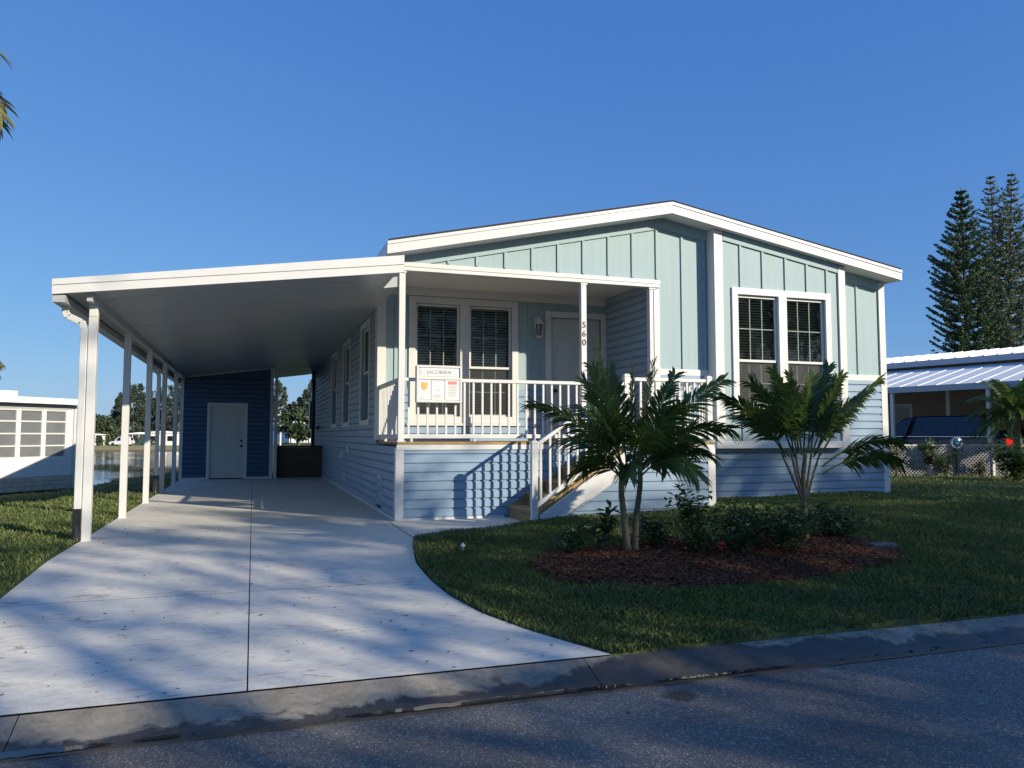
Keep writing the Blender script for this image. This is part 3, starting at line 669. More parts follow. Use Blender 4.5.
# emblem block: a tapered orange shield
m = MB(); ox, oz, oy = sx0+.068, 1.845, sy+.006
m.prism([(ox, oy, oz+.10), (ox, oy, oz+.02), (ox+.04, oy, oz-.02), (ox+.085, oy, oz+.01), (ox+.095, oy, oz+.10)], (0,.003,0)); build('emblem', m, ORANGE, B)
m = MB().box(sx0+.455, oy, 1.92, sx0+.585, oy+.003, 1.965); build('heading', m, RED, B)
m = MB()
for k in range(8): w = .055+.02*random.random(); m.box(sx0+.52-w, oy, 1.895-k*.022, sx0+.52+w, oy+.003, 1.902-k*.022)
m.box(sx0+.05, oy, 1.725, sx0+.10, oy+.003, 1.733); m.box(sx0+.28, oy, 1.83, sx0+.33, oy+.003, 1.838)
for k in range(3): m.box(sx0+.24, oy, 1.76-k*.018, sx0+.37, oy+.003, 1.765-k*.018)
build('print_line', m, GREYINK, B)
m = MB().box(sx0+.065, oy, 2.055, sx0+.125, oy+.003, 2.125); build('emblem', m, TEAL, B)
text_mesh('sign_lettering', 'JACOBSEN', .075, GREYINK, B, (sx0+.33, oy+.002, 2.09), Matrix.Rotation(R(90), 3, 'X').to_euler(), .002)

# ================================================================== CARPORT
CP = empty('carport', (-1.77, 9.9, 0), 'long white aluminium carport with slim posts over the driveway, left of the blue home', 'carport')
def cu(x): return 2.75+.135*(x+2.12)                                # underside
CX0, CX1, CY0, CY1, CT = -2.12, 1.70, 9.5, 27.2, .145
m = MB(); m.hexa([(CX0,CY0+.03,cu(CX0)),(CX1,CY0+.03,cu(CX1)),(CX1,CY1,cu(CX1)),(CX0,CY1,cu(CX0))], [(CX0,CY0+.03,cu(CX0)+CT),(CX1,CY0+.03,cu(CX1)+CT),(CX1,CY1,cu(CX1)+CT),(CX0,CY1,cu(CX0)+CT)])
m.hexa([(CX1,YA-.06,cu(CX1)),(XL-.035,YA-.06,cu(XL)),(XL-.035,CY1,cu(XL)),(CX1,CY1,cu(CX1))], [(CX1,YA-.06,cu(CX1)+CT),(XL-.035,YA-.06,cu(XL)+CT),(XL-.035,CY1,cu(XL)+CT),(CX1,CY1,cu(CX1)+CT)])
cr_ = build('carport_roof', m, PAN, CP)
m = MB()
for d0, d1, y in ((0, .165, CY0), (.10, .175, CY0-.014)):
    m.hexa([(CX0,y,cu(CX0)+d0-.01),(CX1+.06,y,cu(CX1)+d0-.02),(CX1+.06,y+.028,cu(CX1)+d0-.02),(CX0,y+.028,cu(CX0)+d0-.01)], [(CX0,y,cu(CX0)+d1-.02),(CX1+.06,y,cu(CX1)+d1+.02),(CX1+.06,y+.028,cu(CX1)+d1+.02),(CX0,y+.028,cu(CX0)+d1-.02)])
build('fascia', m, WHITE, cr_)
m = MB()
y = 10.1
while y < CY1:
    m.hexa([(CX0+.1,y,cu(CX0+.1)-.004),(CX1-.02,y,cu(CX1)-.004),(CX1-.02,y+.02,cu(CX1)-.004),(CX0+.1,y+.02,cu(CX0+.1)-.004)], [(CX0+.1,y,cu(CX0+.1)+.001),(CX1-.02,y,cu(CX1)+.001),(CX1-.02,y+.02,cu(CX1)+.001),(CX0+.1,y+.02,cu(CX0+.1)+.001)]); y += 1.22
build('panel_seam', m, PAN, cr_)
m = MB().box(-1.80, 9.62, 2.70, -1.74, CY1, cu(-1.77)+.002); build('carport_beam', m, PAN, CP)
m = MB().box(CX0-.0, CY0+.03, 2.66, CX0+.012, CY1, 2.90); m.box(CX0+.012, CY0+.03, 2.66, CX0+.13, CY1, 2.672); m.box(CX0+.118, CY0+.03, 2.672, CX0+.13, CY1, 2.74); m.box(CX0+.01, CY0+.031, 2.66, CX0+.12, CY0+.036, 2.74)
build('gutter', m, PAN, CP)
def dsp(y):
    x = -1.860
    m = MB(); path = [(CX0+.065,y,2.665),(CX0+.065,y,2.60),(CX0+.09,y,2.555),(x-.03,y,2.50),(x,y,2.42),(x,y,.36)]
    i = None
    for p0, p1 in zip(path, path[1:]): m.beam(p0, (p1[0], p1[1], p1[2]-.012), .075, .06, up=(0,1,0))
    d = build('downspout', m, WHITE, CP, bevel=.006)
    m = MB().box(x-.045, y-.05, .12, x+.045, y+.05, .37); m.tube([(x, y, .2), (x, y-.02, .0)], .05, 10); build('drain_boot', m, DARK, d, bevel=.004)
dsp(9.873); dsp(17.3)
for i, y in enumerate((9.9, 12.46, 15.0, 17.5, 20.0)):
    m = MB().box(-1.815, y-.045, 0, -1.725, y+.045, 2.72); m.box(-1.812, y-.052, 2.56, -1.728, y-.0455, 2.70); m.box(-1.825, y-.056, .0, -1.715, y+.056, .012)
    build('post', m, WHITE, CP, bevel=.006)
m = MB().box(.56, 22.44, 0, .64, 22.52, cu(.6)); build('post', m, WHITE, CP, bevel=.006)

SH = empty('storage_shed', (-.65, 22.5, 0), 'dark blue storage shed with a white panelled door at the back of the carport', 'shed')
P = front(22.5); DS = (-1.14, -.20, 0, 2.03)
sx = lambda x: cu(x)-.01
m = slab(MB(), P, -1.84, .50, 0, sx, holes=[DS], t=.1); m.box(-1.84, 22.61, 0, -1.74, 26.9, 2.76); m.box(.40, 22.61, 0, .5, 26.9, 3.05); m.box(-1.84, 26.9, 0, .5, 27.0, 2.76)
sw = build('wall', m, SHED, SH)
m = lap(MB(), P, -1.84, .5, .06, 2.76, holes=[DS]); lap(m, right(.5), 22.5, 26.9, .06, 3.0); lap(m, left(-1.84), 22.5, 26.9, .06, 2.7); build('lap_siding', m, SHED, sw)
m = MB().box(-1.875, 22.465, 0, -1.79, 22.481, 2.74); m.box(.44, 22.465, 0, .525, 22.481, 3.06); m.box(.509, 22.481, 0, .525, 22.56, 3.06); m.box(-1.79, 22.468, 0, DS[0]-.05, 22.481, .05); m.box(DS[1]+.05, 22.468, 0, .44, 22.481, .05)
m.hexa([(-1.79,22.467,2.745),(.44,22.467,3.045),(.44,22.481,3.045),(-1.79,22.481,2.745)], [(-1.79,22.467,2.785),(.44,22.467,3.085),(.44,22.481,3.085),(-1.79,22.481,2.785)])
build('trim', m, WHITE, SH)
m = MB().box(DS[0]+.03, 22.51, .03, DS[1]-.03, 22.55, DS[3]-.03); sd = build('door', m, DOORM, SH)
m = MB(); pbox(m, P, DS[0]-.05, DS[0]+.03, 0, DS[3]+.05, -.06, .028); pbox(m, P, DS[1]-.03, DS[1]+.05, 0, DS[3]+.05, -.06, .028); pbox(m, P, DS[0]+.03, DS[1]-.03, DS[3]-.03, DS[3]+.05, -.06, .028); build('casing', m, WHITE, sd, bevel=.004)
door_panels(sd, P, DS[0]+.03, DS[1]-.03, .03, DS[3]-.03, -.01)
m = MB().lathe((-.30, 22.51, .90), [(.03,0),(.03,.012),(.013,.016),(.013,.05),(.034,.06),(.034,.075),(.02,.088)], 14, (0,-1,0)); build('knob', m, DARK, sd, True)
m = MB().lathe((-.30, 22.51, 1.05), [(.032,0),(.032,.02),(.018,.03)], 14, (0,-1,0)); build('deadbolt', m, DARK, sd, True)

SL = empty('side_landing', (1.25, 22.8, 0), 'dark wooden landing with board sides between the shed and the home', 'landing')
m = MB()
for k in range(6): m.box(.68, 22.7, .01+k*.14, 1.88, 22.735, .148+k*.14)
build('board_side', m, DARKWOOD, SL)
m = MB()
for k in range(9): m.box(.66, 22.67+k*.145, .852, 1.88, 22.808+k*.145, .89)
build('deck_board', m, DARKWOOD, SL)
m = MB()
for x in (.72, 1.84):
    for y in (22.78, 23.9): m.box(x-.045, y-.045, 0, x+.045, y+.045, .85)
build('leg', m, DARKWOOD, SL)

# ================================================================== GROUND
def struct(o): o['kind'] = 'structure'; return o
DR_Y = np.array([4.505, 4.8, 5.1, 5.6, 6.2, 6.8, 7.5, 8.2, 8.7, 8.95])
DR_X = np.array([2.18, 2.02, 1.86, 1.66, 1.54, 1.51, 1.53, 1.64, 1.74, 1.80])
def xr(y): return np.interp(y, DR_Y, DR_X)
WK_X = np.array([1.80, 2.0, 2.32, 3.05, 3.55, 3.75]); WK_Y = np.array([8.95, 9.10, 9.28, 9.53, 9.62, 9.66])
def wy(x): return np.interp(x, WK_X, WK_Y)
def dz(y): return -.185+.185*np.clip((y-4.5)/3.9, 0, 1)
def in_drive(x, y, e=0.):
    a = (x > -1.83+e) & (x < xr(y)-e) & (y > 4.42) & (y < 8.95)
    b = (x > -1.83+e) & (x < np.where(y < 10.8, 3.75-e, 1.93)) & (y >= 8.95) & (y < 28)
    b &= (x < 1.80) | (y > wy(x)+e)
    return a | b
MC = np.array([(2.59,7.0),(2.54,6.5),(2.68,6.15),(3.1,5.86),(3.81,5.76),(4.68,5.81),(5.56,5.91),(6.2,6.16),(6.4,6.7),(5.88,7.2),(4.84,7.5),(3.91,7.6),(3.09,7.5)])
def smooth_loop(P, n=8):
    out = []; k = len(P)
    for i in range(k):
        p0, p1, p2, p3 = P[i-1], P[i], P[(i+1)%k], P[(i+2)%k]
        for j in range(n):
            t = j/n; out.append(.5*((2*p1)+(-p0+p2)*t+(2*p0-5*p1+4*p2-p3)*t*t+(-p0+3*p1-3*p2+p3)*t**3))
    return np.array(out)
MB_LOOP = smooth_loop(MC)
def in_poly(x, y, P):
    r = np.zeros(np.shape(x), bool); n = len(P)
    for i in range(n):
        (x0, y0), (x1, y1) = P[i], P[(i+1)%n]
        c = ((y0 > y) != (y1 > y)) & (x < (x1-x0)*(y-y0)/((y1-y0) or 1e-9)+x0); r ^= c
    return r
def gz(x, y, cut=True):
    x = np.asarray(x, float); y = np.asarray(y, float)
    z = -.165+.185*np.clip((y-4.5)/3.9, 0, 1)
    z = z+.17*nsm((x-2.2)/5.5)*nsm((y-4.9)/3.5)
    z = z+.010*np.sin(x*2.1+y*1.3)+.008*np.sin(x*4.7-y*3.1)
    lf = nsm((5-x)/7.0)
    z = z-.5*nsm((y-13)/13)*nsm((-x-1.9)/4)-lf*.9*nsm((y-26)/17)-.5*nsm((y-13)/20)*lf*(1-nsm((-x-1.9)/4))*nsm((y-28)/6)
    # pond basin and far bank
    pd = nsm((y-45.5)/4)*nsm((140-y)/6)*nsm((-2.5-x)/6)*nsm((x+95)/10)
    z = z-pd*1.5
    z = z+.35*nsm((y-137)/22)*lf
    z = np.where(y < 4.51, -.36, z); z = np.where(y < -6.6, -.18, z)
    if cut:
        z = np.where(in_drive(x, y, -.20), np.minimum(z, dz(y)-.015), z); z = np.where(in_drive(x, y, .10), z-.10, z)
        z = np.where((x > 2.0) & (x < 10.5) & (y > 10.9) & (y < 27.5), z-.1, z)
    return z
def axis(lo, a, b, hi, step, g=1.09):
    m = list(np.arange(a, b+1e-6, step)); s = step
    while m[-1] < hi: s *= g; m.append(m[-1]+s)
    s = step
    while m[0] > lo: s *= g; m.insert(0, m[0]-s)
    return np.array(m)
gx = axis(-900, -4, 11, 900, .09, 1.07); gy = axis(-120, 4.0, 13.0, 1300, .09, 1.05)
gy = np.sort(np.append(gy[(np.abs(gy-4.51) > .05)], [4.497, 4.517]))
XX, YY_ = np.meshgrid(gx, gy); ZZ = gz(XX, YY_)
V = np.stack([XX.ravel(), YY_.ravel(), ZZ.ravel()], 1); nx, ny = len(gx), len(gy)
I = (np.arange(ny-1)[:, None]*nx+np.arange(nx-1)[None, :]).ravel()
g_ = struct(npmesh('ground', V, np.stack([I, I+1, I+nx+1, I+nx], 1), GROUND))
for p in g_.data.polygons: p.use_smooth = True
# road, kerb
m = MB(); ys = [-6.2, -3, -1, 1, 2.5, 3.4, 4.0, 4.125]
for a, b in zip(ys, ys[1:]): m.poly([(-80,a,-.275),(80,a,-.275),(80,b,-.275),(-80,b,-.275)])
struct(build('road', m, ASPHALT))
prof = [(4.11,-.30),(4.113,-.268),(4.19,-.276),(4.27,-.262),(4.36,-.232),(4.43,-.206),(4.49,-.188),(4.497,-.30)]
m = MB(); seg = [-60, -40, -25, -15, -10]+[-7.17+3.05*k for k in range(7)]+[20, 30, 45, 60]
for a, b in zip(seg, seg[1:]):
    g = .0025
    for (y0, z0), (y1, z1) in zip(prof, prof[1:]): m.poly([(a+g,y0,z0),(b-g,y0,z0),(b-g,y1,z1),(a+g,y1,z1)])
struct(build('kerb', m, KERB))
m = MB(); m.box(-60, -6.75, -.3, 60, -6.2, -.17); struct(build('kerb', m, KERB, bevel=.05))
def puddle(x0, x1, w, y=4.20, n=40, seed=1):
    rr = random.Random(seed); m = MB(); up, lo = [], []
    for k in range(n+1):
        t = k/n; x = x0+(x1-x0)*t; e = math.sin(math.pi*t)**.35
        up.append((x, y+w*e*(.55+.6*rr.random()), -.2683)); lo.append((x, y-w*.8*e*(.6+.5*rr.random()), -.2683))
    for k in range(n): m.poly([lo[k], lo[k+1], up[k+1], up[k]])
    struct(build('puddle', m, PUDDLE))
puddle(-1.9, -.60, .052, y=4.185, seed=3); puddle(-.52, -.30, .03, y=4.19, n=14, seed=4); puddle(.50, 2.2, .045, y=4.185, seed=5); puddle(2.3, 3.3, .03, y=4.19, seed=9)
# driveway slabs with open joints, walk to the stairs
m = MB(); J = .004
def dslab(y0, y1, side):
    n = max(1, int((y1-y0)/.22)); ys = np.linspace(y0+J, y1-J, n+1)
    for a, b in zip(ys, ys[1:]):
        def e(y): return (-1.83, -J) if side < 0 else (J, float(xr(y)) if y < 8.95 else 1.80)
        (a0, a1), (b0, b1) = e(a), e(b)
        if y0 > 8.9 and side > 0 and y0 >= 10.7: a1 = b1 = 1.90
        za, zb = float(dz(a)), float(dz(b))
        m.poly([(a0,a,za),(a1,a,za),(b1,b,zb),(b0,b,zb)])
        m.poly([(a1,a,za-.1),(b1,b,zb-.1),(b1,b,zb),(a1,a,za)]); m.poly([(a0,a,za),(b0,b,zb),(b0,b,zb-.1),(a0,a,za-.1)])
jy = [4.505, 6.75, 8.95, 10.75, 13.6, 16.6, 19.6, 22.52]
for a, b in zip(jy, jy[1:]):
    for s in (-1, 1): dslab(a, b, s)
m.box(-1.8, 22.5, -.1, 1.9, 27.5, -.002)
struct(build('driveway', m, DRIVE))
m = MB(); xs = np.linspace(1.81, 3.72, 20)
for a, b in zip(xs, xs[1:]): m.poly([(a,float(wy(a)),.003),(b,float(wy(b)),.003),(b,10.78,.003),(a,10.78,.003)]); m.poly([(a,float(wy(a)),-.1),(b,float(wy(b)),-.1),(b,float(wy(b)),.003),(a,float(wy(a)),.003)])
struct(build('walkway', m, DRIVE))
m = MB(); m.poly([(-100,44,-1.5),(0,44,-1.5),(0,142,-1.5),(-100,142,-1.5)]); struct(build('water', m, WATER))

# lawn grass (blades)
def blades(n, x0, x1, y0, y1, hmin, hmax, w, keep, seed):
    r = np.random.default_rng(seed); x = r.uniform(x0, x1, n); y = r.uniform(y0, y1, n); k = keep(x, y, r); x, y = x[k], y[k]
    z = gz(x, y, False)+.0; n = len(x)
    patch = .75+.35*np.sin(x*1.7+2*np.sin(y*1.1))*np.sin(y*1.9+1.3*np.sin(x*.9))+.25*np.sin(x*5.1+y*3.7)*np.sin(y*6.3-x*2.2)
    h = r.uniform(hmin, hmax, n)*np.clip(patch, .65, 1.2); a = r.uniform(0, 2*np.pi, n); ww = w*r.uniform(.6, 1.3, n)
    ln = r.uniform(.15, .95, n)*h; b = r.uniform(0, 2*np.pi, n)
    c, s = np.cos(a)*ww, np.sin(a)*ww; lx, ly = np.cos(b)*ln, np.sin(b)*ln
    V = np.empty((n, 4, 3)); 
    V[:,0] = np.stack([x-c, y-s, z-.01], 1); V[:,1] = np.stack([x+c, y+s, z-.01], 1)
    V[:,2] = np.stack([x+c*.6+lx*.45, y+s*.6+ly*.45, z+h*.65], 1); V[:,3] = np.stack([x+lx, y+ly, z+h*.95], 1)
    return V.reshape(-1, 3), np.arange(n*4).reshape(-1, 4)
def lawn_keep(x, y, r):
    house = ((x > 1.9) & (x < 10.65) & (y > 10.75)) | ((x > 3.5) & (x < 6.38) & (y > 9.76))
    fall = r.random(len(x)) < np.clip((6.2/np.hypot(x, y))**1.6, .1, 1)
    return ~in_drive(x, y, -.012) & ~in_poly(x, y, MB_LOOP) & ~house & (y > 4.50+.025*np.sin(x*3)+.025*np.sin(x*7.3)+.02*np.sin(x*17)) & fall
parts = [blades(440000, 1.4, 11, 4.46, 11.2, .03, .062, .0042, lawn_keep, 1), blades(120000, 9, 19, 7, 15.5, .04, .09, .007, lawn_keep, 2),
         blades(260000, -9, -1.8, 5.2, 17, .03, .065, .0055, lawn_keep, 3), blades(60000, -12, -1.8, 16, 34, .04, .09, .012, lawn_keep, 4)]
V = np.concatenate([p[0] for p in parts]); tag(npmesh('lawn_grass', V, np.arange(len(V)).reshape(-1, 4), GRASS), 'dark green mown lawn grass on both sides of the driveway', 'grass', kind='stuff')

# mulch bed
def mz(x, y):
    d = np.hypot((x-4.45)/1.95, (y-6.65)/.95); return gz(x, y)+.015+.085*np.clip(1-d*d, 0, 1)
m = MB(); ctr = MB_LOOP.mean(0); rings = [1.0, .93, .8, .62, .42, .22]; n = len(MB_LOOP)
for q in rings:
    for p in MB_LOOP:
        xy = ctr+(p-ctr)*q; z = float(mz(xy[0], xy[1]))-(.04 if q == 1 else 0)+random.uniform(-.008, .012); m.v.append((xy[0], xy[1], z))
for k in range(len(rings)-1):
    for j in range(n): m.f.append((k*n+j, k*n+(j+1)%n, (k+1)*n+(j+1)%n, (k+1)*n+j))
m.f.append(tuple((len(rings)-1)*n+j for j in range(n)))
r = np.random.default_rng(5); k = 0
x = r.uniform(2.4, 6.6, 30000); y = r.uniform(5.6, 7.8, 30000); q = in_poly(x, y, ctr+(MB_LOOP-ctr)*1.02); x, y = x[q], y[q]; z = mz(x, y)
for a, b, c in zip(x, y, z):
    t = r.uniform(0, 6.28); l = r.uniform(.012, .045); w = r.uniform(.003, .009); e = r.uniform(-.35, .35)*l; dx, dy = math.cos(t), math.sin(t); c += r.uniform(.002, .022)
    m.poly([(a-dx*l-dy*w, b-dy*l+dx*w, c-e), (a-dx*l+dy*w, b-dy*l-dx*w, c-e+.004), (a+dx*l+dy*w*.6, b+dy*l-dx*w*.6, c+e), (a+dx*l-dy*w*.6, b+dy*l+dx*w*.6, c+e+.003)])
tag(build('mulch', m, MULCH), 'low mound of reddish brown bark mulch under the two small palms', 'mulch', kind='stuff')

# ================================================================== PLANTS
UP = Vector((0,0,1)); RV = Vector((.948, -.319, 0)); DV = Vector((.319, .948, 0))
def frond(base, d0, L, droop, n=26, ll=.34, lw=.017, vee=.55, seed=0, r0=.011, twist=.75, bare=.2):
    """one pinnate leaf: a curved midrib and two rows of narrow leaflets"""
    rr = random.Random(seed); m = MB(); p = Vector(base); d = Vector(d0).normalized(); pts = [p.copy()]; N = 16; tw = rr.uniform(.25, 1)*twist*rr.choice((-1, 1))
    for k in range(N):
        d = (d+Vector((0,0,-1))*droop/N*(.4+1.3*k/N)).normalized(); p = p+d*L/N; pts.append(p.copy())
    m.tube(pts, [r0*(1-.85*k/N) for k in range(N+1)], 5)
    for k in range(n):
        t = bare+(1-bare)*k/(n-1); q = t*N; i = min(int(q), N-1); c = pts[i].lerp(pts[i+1], q-i); tg = (pts[i+1]-pts[i]).normalized()
        sd = tg.cross(UP); sd = sd.normalized() if sd.length > .05 else tg.orthogonal().normalized(); sd = Matrix.Rotation(tw, 3, tg) @ sd; nm = sd.cross(tg)
        env = (.42+.58*math.sin(math.pi*min(1, max(.05, (t-bare*.6)/(.9-bare*.6)))**.8)) if t < .9 else .55*(1.25-t)/.35+.12
        for s in (-1, 1):
            l = ll*env*rr.uniform(.85, 1.1); a = rr.uniform(.75, 1.0)*(1.15-.55*t)
            dr = (sd*s*math.sin(a)+tg*math.cos(a)+nm*(vee*rr.uniform(.5, 1.2)-.2)).normalized()
            w = lw*rr.uniform(.8, 1.15); wd = dr.cross(nm); wd = wd.normalized()*w if wd.length > .01 else tg*w
            dn = Vector((0,0,-1))*l*rr.uniform(.18, .48)
            a0 = c; a1 = c+dr*l*.35+dn*.10; a2 = c+dr*l*.7+dn*.42; a3 = c+dr*l+dn
            i0 = len(m.v); m.v += [tuple(a0-wd*.35), tuple(a0+wd*.35), tuple(a1-wd), tuple(a1+wd), tuple(a2-wd*.75), tuple(a2+wd*.75), tuple(a3)]
            m.f += [(i0,i0+1,i0+3,i0+2), (i0+2,i0+3,i0+5,i0+4), (i0+4,i0+5,i0+6)]
    return m
def rfronds(n, seed, c, L, up):
    rr = random.Random(seed); out = []
    for k in range(n):
        a = 2*math.pi*(k+rr.random()*.6)/n; z = rr.uniform(-.15, 1.0)*.9+up*.4
        out.append((c[0]+.08*math.cos(a), .06*math.sin(a), c[1]+rr.uniform(-.14, .1), math.cos(a), math.sin(a), z, L*rr.uniform(.75, 1.15), rr.uniform(.7, 1.6)))
    return out
def palm(name, base, stems, fronds, label, cat='palm', m_leaf=FROND, group=None, fl=1., **kw):
    """stems: list of (list of (r,d,z), radius0, radius1); fronds: (r,d,z, dr,dd,dz, length, droop)"""
    base = Vector(base); o = empty(name, base, label, cat, group)
    for pts, ra, rb in stems:
        q = [base+RV*a+DV*b+UP*c for a, b, c in pts]; n = len(q)
        # resample for a smooth taper with leaf scar rings
        fine = []; 
        for k in range(n-1):
            for j in range(6): fine.append(q[k].lerp(q[k+1], j/6))
        fine.append(q[-1]); N = len(fine)
        build('trunk', MB().tube(fine, [(ra+(rb-ra)*k/(N-1))*(1.09 if k % 2 else .95) for k in range(N)], 9), PTRUNK, o, True)
    for i, fr in enumerate(fronds):
        b = base+RV*fr[0]+DV*fr[1]+UP*fr[2]; d = RV*fr[3]+DV*fr[4]+UP*fr[5]
        build('frond', frond(b, d, fr[6]*fl, fr[7], seed=i*13+len(label), **kw), m_leaf, o)
    return o
z1 = float(mz(3.56, 6.97))-.02
palm('small_palm', (3.56, 6.97, z1),
     [([(0,0,0), (-.03,.0,.3), (-.06,.02,.6), (-.05,.03,.9)], .040, .022), ([(.07,.02,0), (.09,.03,.35), (.13,.0,.7), (.12,0,.98)], .036, .020)],
     [(-.05,.02,.78, -.17,.0,1.0, 1.30, .22), (-.05,.02,.84, -.74,-.02,.95, 1.12, .85), (.12,0,.88, .66,.0,.95, 1.22, .62), (.12,0,.85, .72,-.2,.75, 1.0, 1.0),
      (.12,0,.8, .62,-.2,.65, .78, 1.4), (.12,.02,.88, .36,.12,1.0, 1.0, .4), (.04,0,.85, .1,-.7,.95, .9, 1.3), (.0,.05,.85, .05,.7,.95, .95, .9), (-.04,.05,.85, -.42,.5,1.0, .95, .8),
      (.03,0,.9, .05,.05,1., .95, .15), (.1,-.02,.85, .35,-.5,1.0, .9, .9), (-.04,0,.85, -.36,-.45,1.0, .9, .9), (-.04,.03,.8, -.6,.4,.8, .85, 1.2), (.12,.03,.8, .6,.5,.8, .9, 1.0), (-.05,0,.88, -.34,.1,1.0, .95, .5), (.05,0,.9, .2,-.1,1.0, .9, .4), (-.05,0,.74, -.55,-.25,.6, .72, 2.1), (.13,0,.76, .5,-.3,.65, .68, 2.1), (.03,-.02,.74, -.1,-.6,.7, .62, 2.0), (-.05,.03,.74, -.35,.5,.7, .7, 1.9), (.12,.03,.76, .4,.5,.7, .7, 1.9), (.0,.03,.9, -.1,.25,1.0, 1.0, .5), (.1,0,.92, .18,.2,1.0, 1.05, .4), (-.05,.02,.86, -.25,-.15,1.0, 1.05, .5)],
     'small palm with two short trunks and dark arching fronds in front of the stairs', n=38, ll=.32, lw=.0135, vee=.3, bare=.20, twist=.95, fl=1.0)
z2 = float(mz(5.64, 6.90))-.02
palm('small_palm', (5.64, 6.90, z2),
     [([(0,0,0), (-.01,0,.35), (.0,.02,.7), (.02,.0,.95)], .036, .020)]+[([(0.01*k,.02*k,.0), (.03*a,0,.4), (a*.45,.02*k,.7), (a*.8,.03*k,.95)], .020, .011) for k, a in enumerate((-.30, -.16, .14, .27, -.06))],
     [(-.2,0,.92, -.62,-.05,1.0, 1.05, .95), (-.12,0,.95, -.32,.1,1.0, .98, .6), (-.02,0,.95, -.10,.05,1, .92, .3), (.05,0,.95, .13,.1,1, .90, .3), (-.06,.02,.95, -.22,.0,1, 1.0, .45), (.08,.02,.95, .22,.05,1, 1.05, .4), (.02,.0,.92, .38,.15,1, 1.05, .6), (-.1,.0,.92, -.42,-.1,1, 1.0, .75), (.1,0,.95, .30,-.1,1.0, .95, .4),
      (.18,0,.92, .62,.0,1.0, 1.15, .5), (.2,0,.8, .85,-.1,.72, .95, 1.0), (.2,0,.72, .8,-.1,.55, .92, 1.1), (-.1,0,.9, -.3,-.5,1.0, .85, 1.0), (.0,.05,.92, .15,.6,1.0, .9, .8),
      (-.15,0,.9, -.6,.4,.9, .9, .9), (.1,-.02,.9, .25,-.5,1.0, .85, .9), (-.05,0,.95, -.2,-.25,1.0, .82, .5), (.15,.05,.92, .5,.45,1.0, .92, .7), (-.2,-.02,.9, -.5,-.35,.95, .88, 1.0), (.12,0,.92, .45,-.25,1.0, .92, .7), (.0,0,.95, .05,-.1,1., .85, .3)],
     'small palm with many thin stems and fanning fronds in front of the bay window', n=36, ll=.28, lw=.0135, vee=.3, bare=.27, twist=.85, fl=.92)

def shrub(base, rx, h, n, leaf, label, m=SHRUB, name='shrub', cat='shrub', group=None, stems=7, seed=0, long=1.9, whorl=False):
    rr = random.Random(seed+77); base = Vector(base); o = empty(name, base, label, cat, group); ms = MB(); ml = MB(); tips = []
    for k in range(stems):
        a = rr.uniform(0, 6.28); q = rr.uniform(.25, 1)*rx; t = base+Vector((math.cos(a)*q, math.sin(a)*q, h*rr.uniform(.6, 1)*(1-.35*(q/rx)**2)))
        mid = base.lerp(t, .5)+Vector((rr.uniform(-.04, .04), rr.uniform(-.04, .04), .05*h)); ms.tube([base, mid, t], [.008, .006, .003], 5); tips.append((base, mid, t))
    for k in range(n):
        b, mi, t = rr.choice(tips); u = rr.uniform(.25, 1.05); c = mi.lerp(t, (u-.5)*2) if u > .5 else b.lerp(mi, u*2)
        if not whorl: c = c+Vector((rr.gauss(0, .13), rr.gauss(0, .13), rr.gauss(0, .08)))*rx*1.3
        if c.z < base.z+.02: c.z = base.z+.02+.05*rr.random()
        a = rr.uniform(0, 6.28); el = rr.uniform(-.3, .9); d = Vector((math.cos(a)*math.cos(el), math.sin(a)*math.cos(el), math.sin(el))); s = d.cross(UP).normalized(); nn = s.cross(d)
        L = leaf*rr.uniform(.7, 1.25)*long; w = leaf*rr.uniform(.35, .5); e = c+d*L-UP*L*.15; mm = c+d*L*.5
        i = len(ml.v); ml.v += [tuple(c), tuple(mm-s*w+nn*.008), tuple(e), tuple(mm+s*w+nn*.008)]; ml.f += [(i,i+1,i+2), (i,i+2,i+3)]
    build('stem', ms, TRUNK, o); build('foliage', ml, m, o); return o
G1 = 'shrubs planted in the mulch bed'
bed = [((3.40,7.22), .18, .55, 90, .065, 'thin upright shrub with leaf whorls left of the near palm trunks', 6, True),
       ((3.12,7.36), .32, .30, 230, .048, 'low spreading shrub at the left end of the mulch bed', 9, False),
       ((3.98,7.12), .32, .34, 250, .048, 'low leafy shrub just right of the near palm trunks', 9, False),
       ((4.36,7.02), .30, .64, 320, .054, 'tallest leafy shrub in the middle of the mulch bed', 11, False),
       ((4.18,6.62), .26, .40, 200, .052, 'leafy shrub beside the pink flower', 8, False),
       ((4.78,6.98), .34, .50, 330, .052, 'dense shrub behind the others between the two palms', 11, False),
       ((4.60,6.48), .28, .38, 240, .052, 'small bright green shrub at the front of the mulch bed', 9, False),
       ((5.05,6.50), .38, .52, 520, .052, 'rounded dense shrub left of the far palm stems', 13, False),
       ((6.15,6.95), .46, .36, 420, .050, 'wide low shrub right of the far palm stems', 12, False)]
for i, (xy, rx, h, n, lf, lb, stn, wh) in enumerate(bed):
    shrub((xy[0], xy[1], float(mz(*xy))-.01), rx, h, n, lf, lb, group=G1, stems=stn, seed=i, whorl=wh, m=SHRUB)
m = MB(); fx, fy = 4.20, 6.32; fz = float(mz(fx, fy)); rr = random.Random(3)
fl = empty('flower', (fx, fy, fz), 'single pink flower cluster at the front of the shrubs in the mulch', 'flower')
for k in range(26):
    a = rr.uniform(0, 6.28); e = rr.uniform(.1, 1.4); c = Vector((fx, fy, fz+.13)); d = Vector((math.cos(a)*math.cos(e), math.sin(a)*math.cos(e), math.sin(e)-.3)); s = d.cross(UP).normalized(); t = c+d*.075
    m.poly([c, c+d*.04-s*.022, t, c+d*.04+s*.022])
